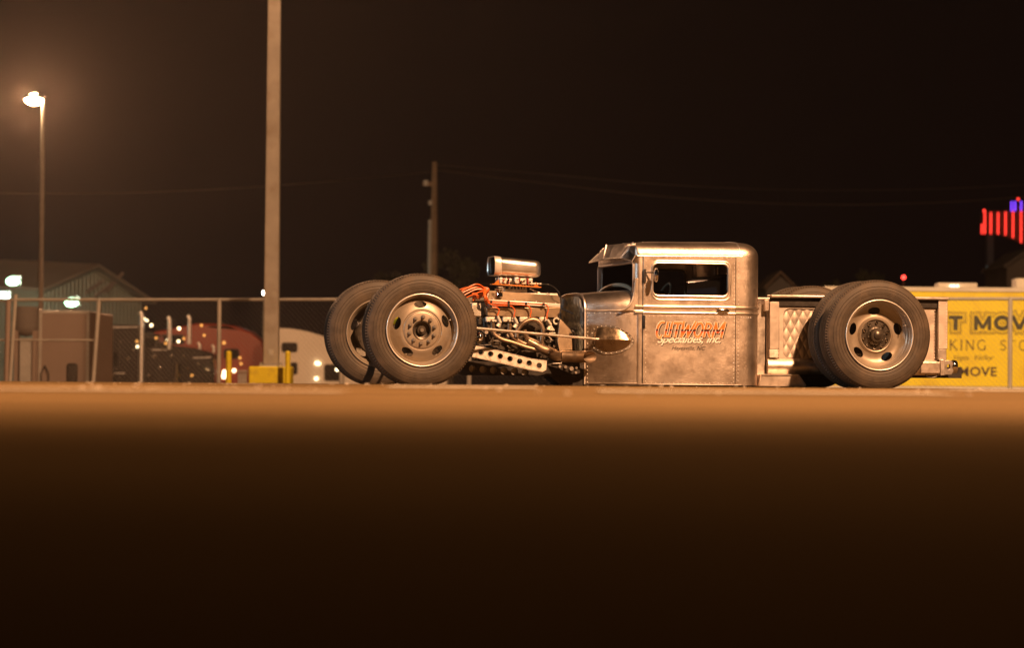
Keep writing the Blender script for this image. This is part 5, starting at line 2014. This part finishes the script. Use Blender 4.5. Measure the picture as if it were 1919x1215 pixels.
# ---------- parked semi tractors
def tractor(outline, D, paint, label, windows, extra, wheels, depth=2.4):
    px0 = outline[0][0]
    o_ = empty('semi_tractor', (at(px0, 700, D).x, D, G(D)))
    tag(o_, label, 'truck', 'parked semi tractors behind the fence')
    ox, oz = o_.location.x, G(D)

    def q(px, py):
        p_ = at(px, py, D)
        return (p_.x - ox, p_.z - oz)
    pts = [q(x, y) for x, y in outline]
    lowz = 0.55
    pts = pts + [(pts[-1][0], lowz), (pts[0][0], lowz)]
    body = MB().xz([pts], 0, depth).build('body', paint, o_, bevel=0.09, seg=3)
    for (x0_, y0_, x1_, y1_) in windows:
        c_, d_ = q(x0_, y1_), q(x1_, y0_)
        wb = MB().xz([rrect(c_[0], d_[0], c_[1], d_[1], 0.09)], -0.012, 0.06).build('window', M['dark_glass'], body)
        MB().tube([(x, -0.012, z) for x, z in rrect(c_[0], d_[0], c_[1], d_[1], 0.09)], 0.018, 6, closed=True).build('window_trim', M['frame_dark'], wb)
    for xw in wheels:
        x = q(xw, 700)[0]
        for yw_ in (0.0, depth - 0.3):
            w = MB().lathe([(0.30, 0.02), (0.34, -0.01), (0.47, -0.01), (0.51, 0.03), (0.51, 0.25), (0.47, 0.28), (0.3, 0.27)], (x, yw_, 0.51), 28, closed=True).build('wheel', M['tyre'], o_)
            MB().lathe([(0.001, 0.0), (0.1, -0.0), (0.12, 0.06), (0.30, 0.07), (0.31, 0.03)], (x, yw_, 0.51), 24).build('rim', M['wheel_lip'], w)
    x0_, x1_ = pts[0][0], pts[-3][0]
    MB().box(x0_ + 0.1, x1_ - 0.1, 0.5, depth - 0.5, 0.42, 0.545).build('frame', M['frame_dark'], o_)
    for kind_, (px, py0, py1, w) in extra:
        if kind_ == 'stack':
            c0_, c1_ = q(px, py1), q(px, py0)
            s_ = MB()
            s_.tube([(c0_[0], -0.14, max(c0_[1], 0.5)), (c0_[0], -0.14, c1_[1] - 0.25), (c0_[0], -0.14, c1_[1] - 0.04), (c0_[0] - 0.08, -0.14, c1_[1] + 0.06)], w, 14)
            s_.build('exhaust_stack', M['stack'], o_)
        elif kind_ == 'tank':
            c0_, c1_ = q(px, py1), q(px, py0)
            MB().cyl((c0_[0], -0.2, c0_[1]), (c0_[0], -0.2, c1_[1]), w, n=18).build('air_cleaner', M['chrome'], o_)
        elif kind_ in ('warm_glow', 'amber_glow'):
            c0_ = q(px, py0)
            MB().ball((c0_[0], -0.08, c0_[1]), w, w * 0.7, w, 10, 8).build('marker_light', M[kind_], o_)
        elif kind_ == 'strip':
            c0_, c1_ = q(px, py0), q(py1, w)
            MB().bar((c0_[0], -0.03, c0_[1]), (c1_[0], -0.03, c1_[1]), 0.02, 0.025).build('chrome_trim', M['stack'], o_)
        elif kind_ == 'bright':
            c0_ = q(px, py0)
            MB().ball((c0_[0], -0.06, c0_[1]), w, w * 0.7, w, 10, 8).build('chrome_fitting', M['chrome'], o_)
    return o_


rnd = random.Random(3)
mk_ = [('stack', (265, 588, 760, 0.10)), ('stack', (318, 597, 655, 0.085)), ('stack', (355.5, 594, 645, 0.075)), ('tank', (331, 681, 740, 0.16))]
for px, py, m_, w in ((207, 594, 'warm_glow', 0.045), (274, 578, 'amber_glow', 0.05), (271, 598, 'warm_glow', 0.05), (276, 601, 'warm_glow', 0.045), (284, 610, 'warm_glow', 0.06),
                      (257, 640, 'amber_glow', 0.05), (258, 650, 'warm_glow', 0.05), (315, 637, 'warm_glow', 0.05), (311, 644, 'amber_glow', 0.05), (336, 616, 'warm_glow', 0.06),
                      (335, 640, 'warm_glow', 0.055), (383, 629, 'amber_glow', 0.05), (360, 704, 'amber_glow', 0.05), (161, 611, 'amber_glow', 0.05), (293, 634, 'amber_glow', 0.05), (345, 635, 'amber_glow', 0.05)):
    mk_.append((m_, (px, py, py, w)))
for px_, py_, w_ in ((172, 610, .06), (180, 664, .05), (226, 640, .05), (240, 672, .07), (250, 656, .05), (290, 668, .09), (305, 655, .05), (300, 690, .08), (322, 668, .07), (345, 668, .06), (352, 690, .07), (372, 682, .06), (388, 694, .06), (212, 702, .08), (280, 704, .07)):
    mk_.append(('bright', (px_, py_, 0, w_)))
for a_ in ((200, 614, 258, 613), (285, 656, 312, 656), (362, 671, 396, 670), (205, 700, 235, 700)):
    mk_.append(('strip', a_))
tractor([(160, 645), (166, 612), (176, 608), (262, 609), (266, 622), (292, 626), (300, 645), (360, 652), (398, 662), (402, 690)], 128, M['truck_black'],
        'black semi tractor with tall chrome stacks behind the fence', [(192, 660, 222, 690), (272, 634, 292, 652)], mk_, (205, 232, 385))
mk2 = [('warm_glow', (395, 705, 705, 0.11)), ('warm_glow', (422, 699, 699, 0.12)), ('warm_glow', (420, 706, 706, 0.10)), ('amber_glow', (420, 643, 643, 0.07)),
       ('amber_glow', (378, 610, 610, 0.06)), ('amber_glow', (450, 671, 671, 0.06)), ('warm_glow', (439, 695, 695, 0.08)), ('amber_glow', (452, 682, 682, 0.06)),
       ('stack', (401, 650, 680, 0.06)), ('stack', (375, 645, 675, 0.06)), ('bright', (390, 660, 0, 0.08))]
tractor([(284, 640), (288, 622), (340, 612), (368, 606), (410, 607), (440, 611), (470, 622), (492, 640), (497, 662), (497, 712)], 134, M['truck_red'],
        'maroon semi tractor with sloping roof between the black and white ones', [(300, 628, 345, 645), (420, 655, 448, 672)], mk2, (315, 345, 460))
mk3 = [('warm_glow', (594, 681, 681, 0.075)), ('warm_glow', (598, 682, 682, 0.06)), ('warm_glow', (593, 710, 710, 0.07)), ('warm_glow', (632, 693, 693, 0.07)),
       ('stack', (641, 692, 722, 0.05))]
tractor([(495, 640), (497, 620), (506, 616), (520, 615), (545, 616), (575, 621), (605, 630), (640, 645), (700, 662), (760, 672), (830, 680), (838, 705)], 130, M['truck_white'],
        'off white aerodynamic semi tractor just left of the hot rod', [(528, 643, 557, 660), (545, 680, 557, 702), (608, 684, 640, 714)], mk3, (520, 552, 770))
# body creases on the white one
# lights and bits glimpsed under the hot rod engine
# ---------- utility pole and its cables
DU = 160.0
up_ = empty('utility_pole', (at(812, 600, DU).x, DU, G(DU)))
tag(up_, 'dim wooden utility pole with a small side arm behind the engine', 'utility pole')
zu = lambda py: at(812, py, DU).z - G(DU)
MB().tube([(0, 0, 0), (0, 0, zu(450)), (0, 0, zu(303))], [0.24, 0.19, 0.13], 12).build('pole_trunk', M['wood'], up_)
MB().bar((-0.6, 0, zu(345)), (0.1, 0, zu(345)), 0.14, 0.22).build('side_arm', M['wood'], up_, bevel=0.02)
MB().cyl((-0.42, 0, zu(348)), (-0.42, 0, zu(338)), 0.14, n=14).build('insulator', M['galv'], up_)
MB().cyl((-0.18, -0.2, zu(385)), (-0.18, -0.2, zu(376)), 0.13, n=14).build('insulator', M['galv'], up_)
MB().tube([(-0.22, -0.1, 1), (-0.2, -0.1, zu(412))], 0.10, 8).build('conduit', M['galv'], up_)


def cable(pts, name, label, r_=0.022):
    P = smooth_path(pts, 8)
    o_ = MB().tube(P, r_, 5).build(name, M['black'] if False else M['cable'], None)
    tag(o_, label, 'cable', 'overhead cables from the utility pole')


M['cable'] = mat('overhead_cable', (0.08, 0.06, 0.045), 0, 0.7, 0.1)
cable([at(816, 318, DU), at(1000, 341, 166), at(1250, 369, 172), at(1500, 383, 178), at(1750, 380, 184), at(1990, 364, 190)], 'overhead_cable', 'lower thick overhead cable sagging right from the utility pole', 0.035)
cable([at(815, 308, DU), at(1000, 324, 166), at(1250, 346, 172), at(1500, 356, 178), at(1750, 354, 184), at(1990, 342, 190)], 'overhead_cable', 'upper thin overhead cable running right from the utility pole', 0.022)
cable([at(810, 322, DU), at(680, 334, 152), at(540, 346, 145), at(400, 355, 138), at(200, 362, 130), at(-60, 362, 122)], 'overhead_cable', 'overhead cable running left from the utility pole behind the light pole', 0.024)

# ---------- neon sign
DN = 250.0
ns = empty('neon_sign', (at(1856, 600, DN).x, DN, G(DN)))
tag(ns, 'tall roadside sign with red and violet neon tubes at the right edge', 'sign')
nx = lambda px: at(px, 420, DN).x - ns.location.x
nz = lambda py: at(1870, py, DN).z - G(DN)
MB().box(-0.28, 0.28, 0.2, 0.7, 0, nz(440)).build('support_post', mat('blue_sign_post', (0.05, 0.06, 0.12), 0, 0.5, 0.1), ns, bevel=0.03)
MB().xz([[(nx(1838), nz(438)), (nx(1872), nz(440)), (nx(1932), nz(462)), (nx(1932), nz(372)), (nx(1892), nz(394)), (nx(1842), nz(396))]], 0.0, 0.9).build('cabinet', M['sign_dark'], ns, bevel=0.05)
for px, y0_, y1_, m_ in ((1839.5, 420, 439, 'r'), (1845, 399, 439, 'r'), (1856.5, 398, 439, 'r'), (1870, 398, 439.5, 'r'), (1884, 397, 441, 'r'), (1898, 396, 446, 'r'), (1913, 395, 455, 'r'), (1927, 392, 462, 'r'),
                         (1895, 377.5, 395.5, 'v'), (1901.5, 377, 395.5, 'v'), (1913, 376.5, 394.5, 'v'), (1925, 372, 390, 'v')):
    MB().tube([(nx(px), -0.12, nz(y1_)), (nx(px), -0.12, nz(y0_))], 0.052, 10).build('neon_tube', M['neon_red'] if m_ == 'r' else M['neon_violet'], ns)
for px, py in ((1844, 395.5), (1907.5, 372.5)):
    MB().ball((nx(px), -0.1, nz(py)), 0.10, 0.08, 0.13, 10, 8).build('cap_light', M['neon_red'], ns)
q = at(1853, 508, 245)
wl = empty('wall_lamp', q)
tag(wl, 'small slanting white light below the neon sign', 'lamp')
MB().tube([(-0.1, 0, 0.35), (0.0, 0, 0.0), (0.14, 0, -0.35)], [0.10, 0.12, 0.08], 10).build('lens', glow('dim_white_lens', (0.8, 0.9, 0.85), 0.5), wl)
MB().box(-0.06, 0.1, 0.1, 0.5, -0.4, 0.1).build('bracket', M['galv'], wl)


# ---------- dim houses on the skyline
def house(px0, px1, pye, pyp, D, label, wm, rm, dpth=9.0, peak=None):
    a, b = at(px0, pye, D), at(px1, pye, D)
    o_ = empty('house', ((a.x + b.x) / 2, D, G(D)))
    tag(o_, label, 'house')
    hw_ = (b.x - a.x) / 2
    ze = a.z - G(D)
    zp = at((px0 + px1) / 2, pyp, D).z - G(D)
    pk = 0 if peak is None else peak * hw_
    MB().xz([[(-hw_ * 0.9, 0), (hw_ * 0.9, 0), (hw_ * 0.9, ze), (pk, zp - 0.15), (-hw_ * 0.9, ze)]], 0.3, dpth).build('wall', wm, o_)
    r_ = MB()
    for s_ in (-1, 1):
        q = [Vector((s_ * hw_ * 1.05, 0, ze - 0.1)), Vector((pk, 0, zp)), Vector((pk, dpth + 0.3, zp)), Vector((s_ * hw_ * 1.05, dpth + 0.3, ze - 0.1))]
        r_.hexa(q + [p + Vector((0, 0, 0.18)) for p in q])
    r_.build('roof', rm, o_)
    wn_ = MB().xz([rrect(-0.5, 0.5, ze * 0.45, ze * 0.8, 0.03)], 0.26, 0.32).build('window', M['dark_glass'], o_)
    return o_


house(1434, 1492, 540, 513, 175, 'dim brown gabled house showing just right of the cab', M['dull_house'], M['dull_roof'])
house(1884, 1975, 500, 470, 190, 'grey house with pointed roof under the neon sign', M['dull_house'], M['dull_house'])

# ---------- small lights on masts
def mast(px, py, D, mt, label, r_=0.10):
    p_ = at(px, py, D)
    o_ = empty('light_mast', (p_.x, D, G(D)))
    tag(o_, label, 'light mast')
    h_ = p_.z - G(D)
    MB().tube([(0, 0.1, 0), (0, 0.1, h_)], [0.09, 0.05], 8).build('mast', M['wood'], o_)
    MB().ball((0, 0, h_), r_, r_, r_, 12, 8).build('lens', mt, o_)


mast(495.3, 549, 140, glow('white_mast_glow', (1, 0.9, 0.75), 30), 'pinpoint white light just left of the tall pole', 0.085)
mast(1693.5, 520, 200, glow('red_mast_glow', (1, 0.06, 0.04), 5), 'small red light above the rear tyre', 0.13)


# ---------- trees
def tree(px, pyt, D, wpx, label, seed):
    rnd_ = random.Random(seed)
    base = at(px, 600, D)
    o_ = empty('tree', (base.x, D, G(D)))
    tag(o_, label, 'tree', 'dark trees on the skyline')
    Ht = at(px, pyt, D).z - G(D)
    Wd = wpx / FPX * D / 2
    tk_ = MB()
    tk_.tube([(0, 0, 0), (0.1, 0, Ht * 0.3), (0, 0, Ht * 0.7)], [0.28, 0.2, 0.08], 8)
    for k in range(6):
        a_ = rnd_.uniform(0, 2 * PI)
        z0_ = Ht * rnd_.uniform(0.25, 0.5)
        tk_.tube([(0, 0, z0_), (Wd * 0.5 * math.cos(a_), Wd * 0.4 * math.sin(a_), z0_ + Ht * 0.25)], [0.1, 0.04], 6)
    tk_.build('trunk', M['bark'], o_)
    cr = MB()
    clumps = []
    for k in range(26):
        u, v = rnd_.uniform(-1, 1), rnd_.uniform(0, 1)
        clumps.append((u * Wd * (0.95 - 0.5 * v), rnd_.uniform(-1, 1) * Wd * 0.6, Ht * (0.35 + 0.58 * v), rnd_.uniform(0.25, 0.5) * Wd * 0.8))
    for (x, y, z, r_) in clumps:
        for k in range(120):
            d_ = Vector((rnd_.gauss(0, 1), rnd_.gauss(0, 1), rnd_.gauss(0, 1))).normalized() * r_ * rnd_.uniform(0.5, 1.05)
            c_ = Vector((x, y, z)) + d_
            s_ = rnd_.uniform(0.07, 0.17)
            t1_ = Vector((rnd_.gauss(0, 1), rnd_.gauss(0, 1), rnd_.gauss(0, 1))).normalized()
            t2_ = t1_.cross(Vector((rnd_.gauss(0, 1), rnd_.gauss(0, 1), rnd_.gauss(0, 1)))).normalized()
            cr.add([c_ - t1_ * s_, c_ + t2_ * s_ * 0.6, c_ + t1_ * s_, c_ - t2_ * s_ * 0.6], [(0, 1, 2, 3)])
    cr.build('crown', M['leaf'], o_, angle=None, fix=False)


tree(842, 455, 175, 150, 'broad dark tree behind the utility pole', 1)
tree(740, 500, 190, 110, 'low dark tree behind the front tyre', 2)
tree(1625, 498, 180, 90, 'dark tree above the rear tyres', 4)
tree(1560, 512, 195, 60, 'small dark tree just left of the rear tyre top', 5)
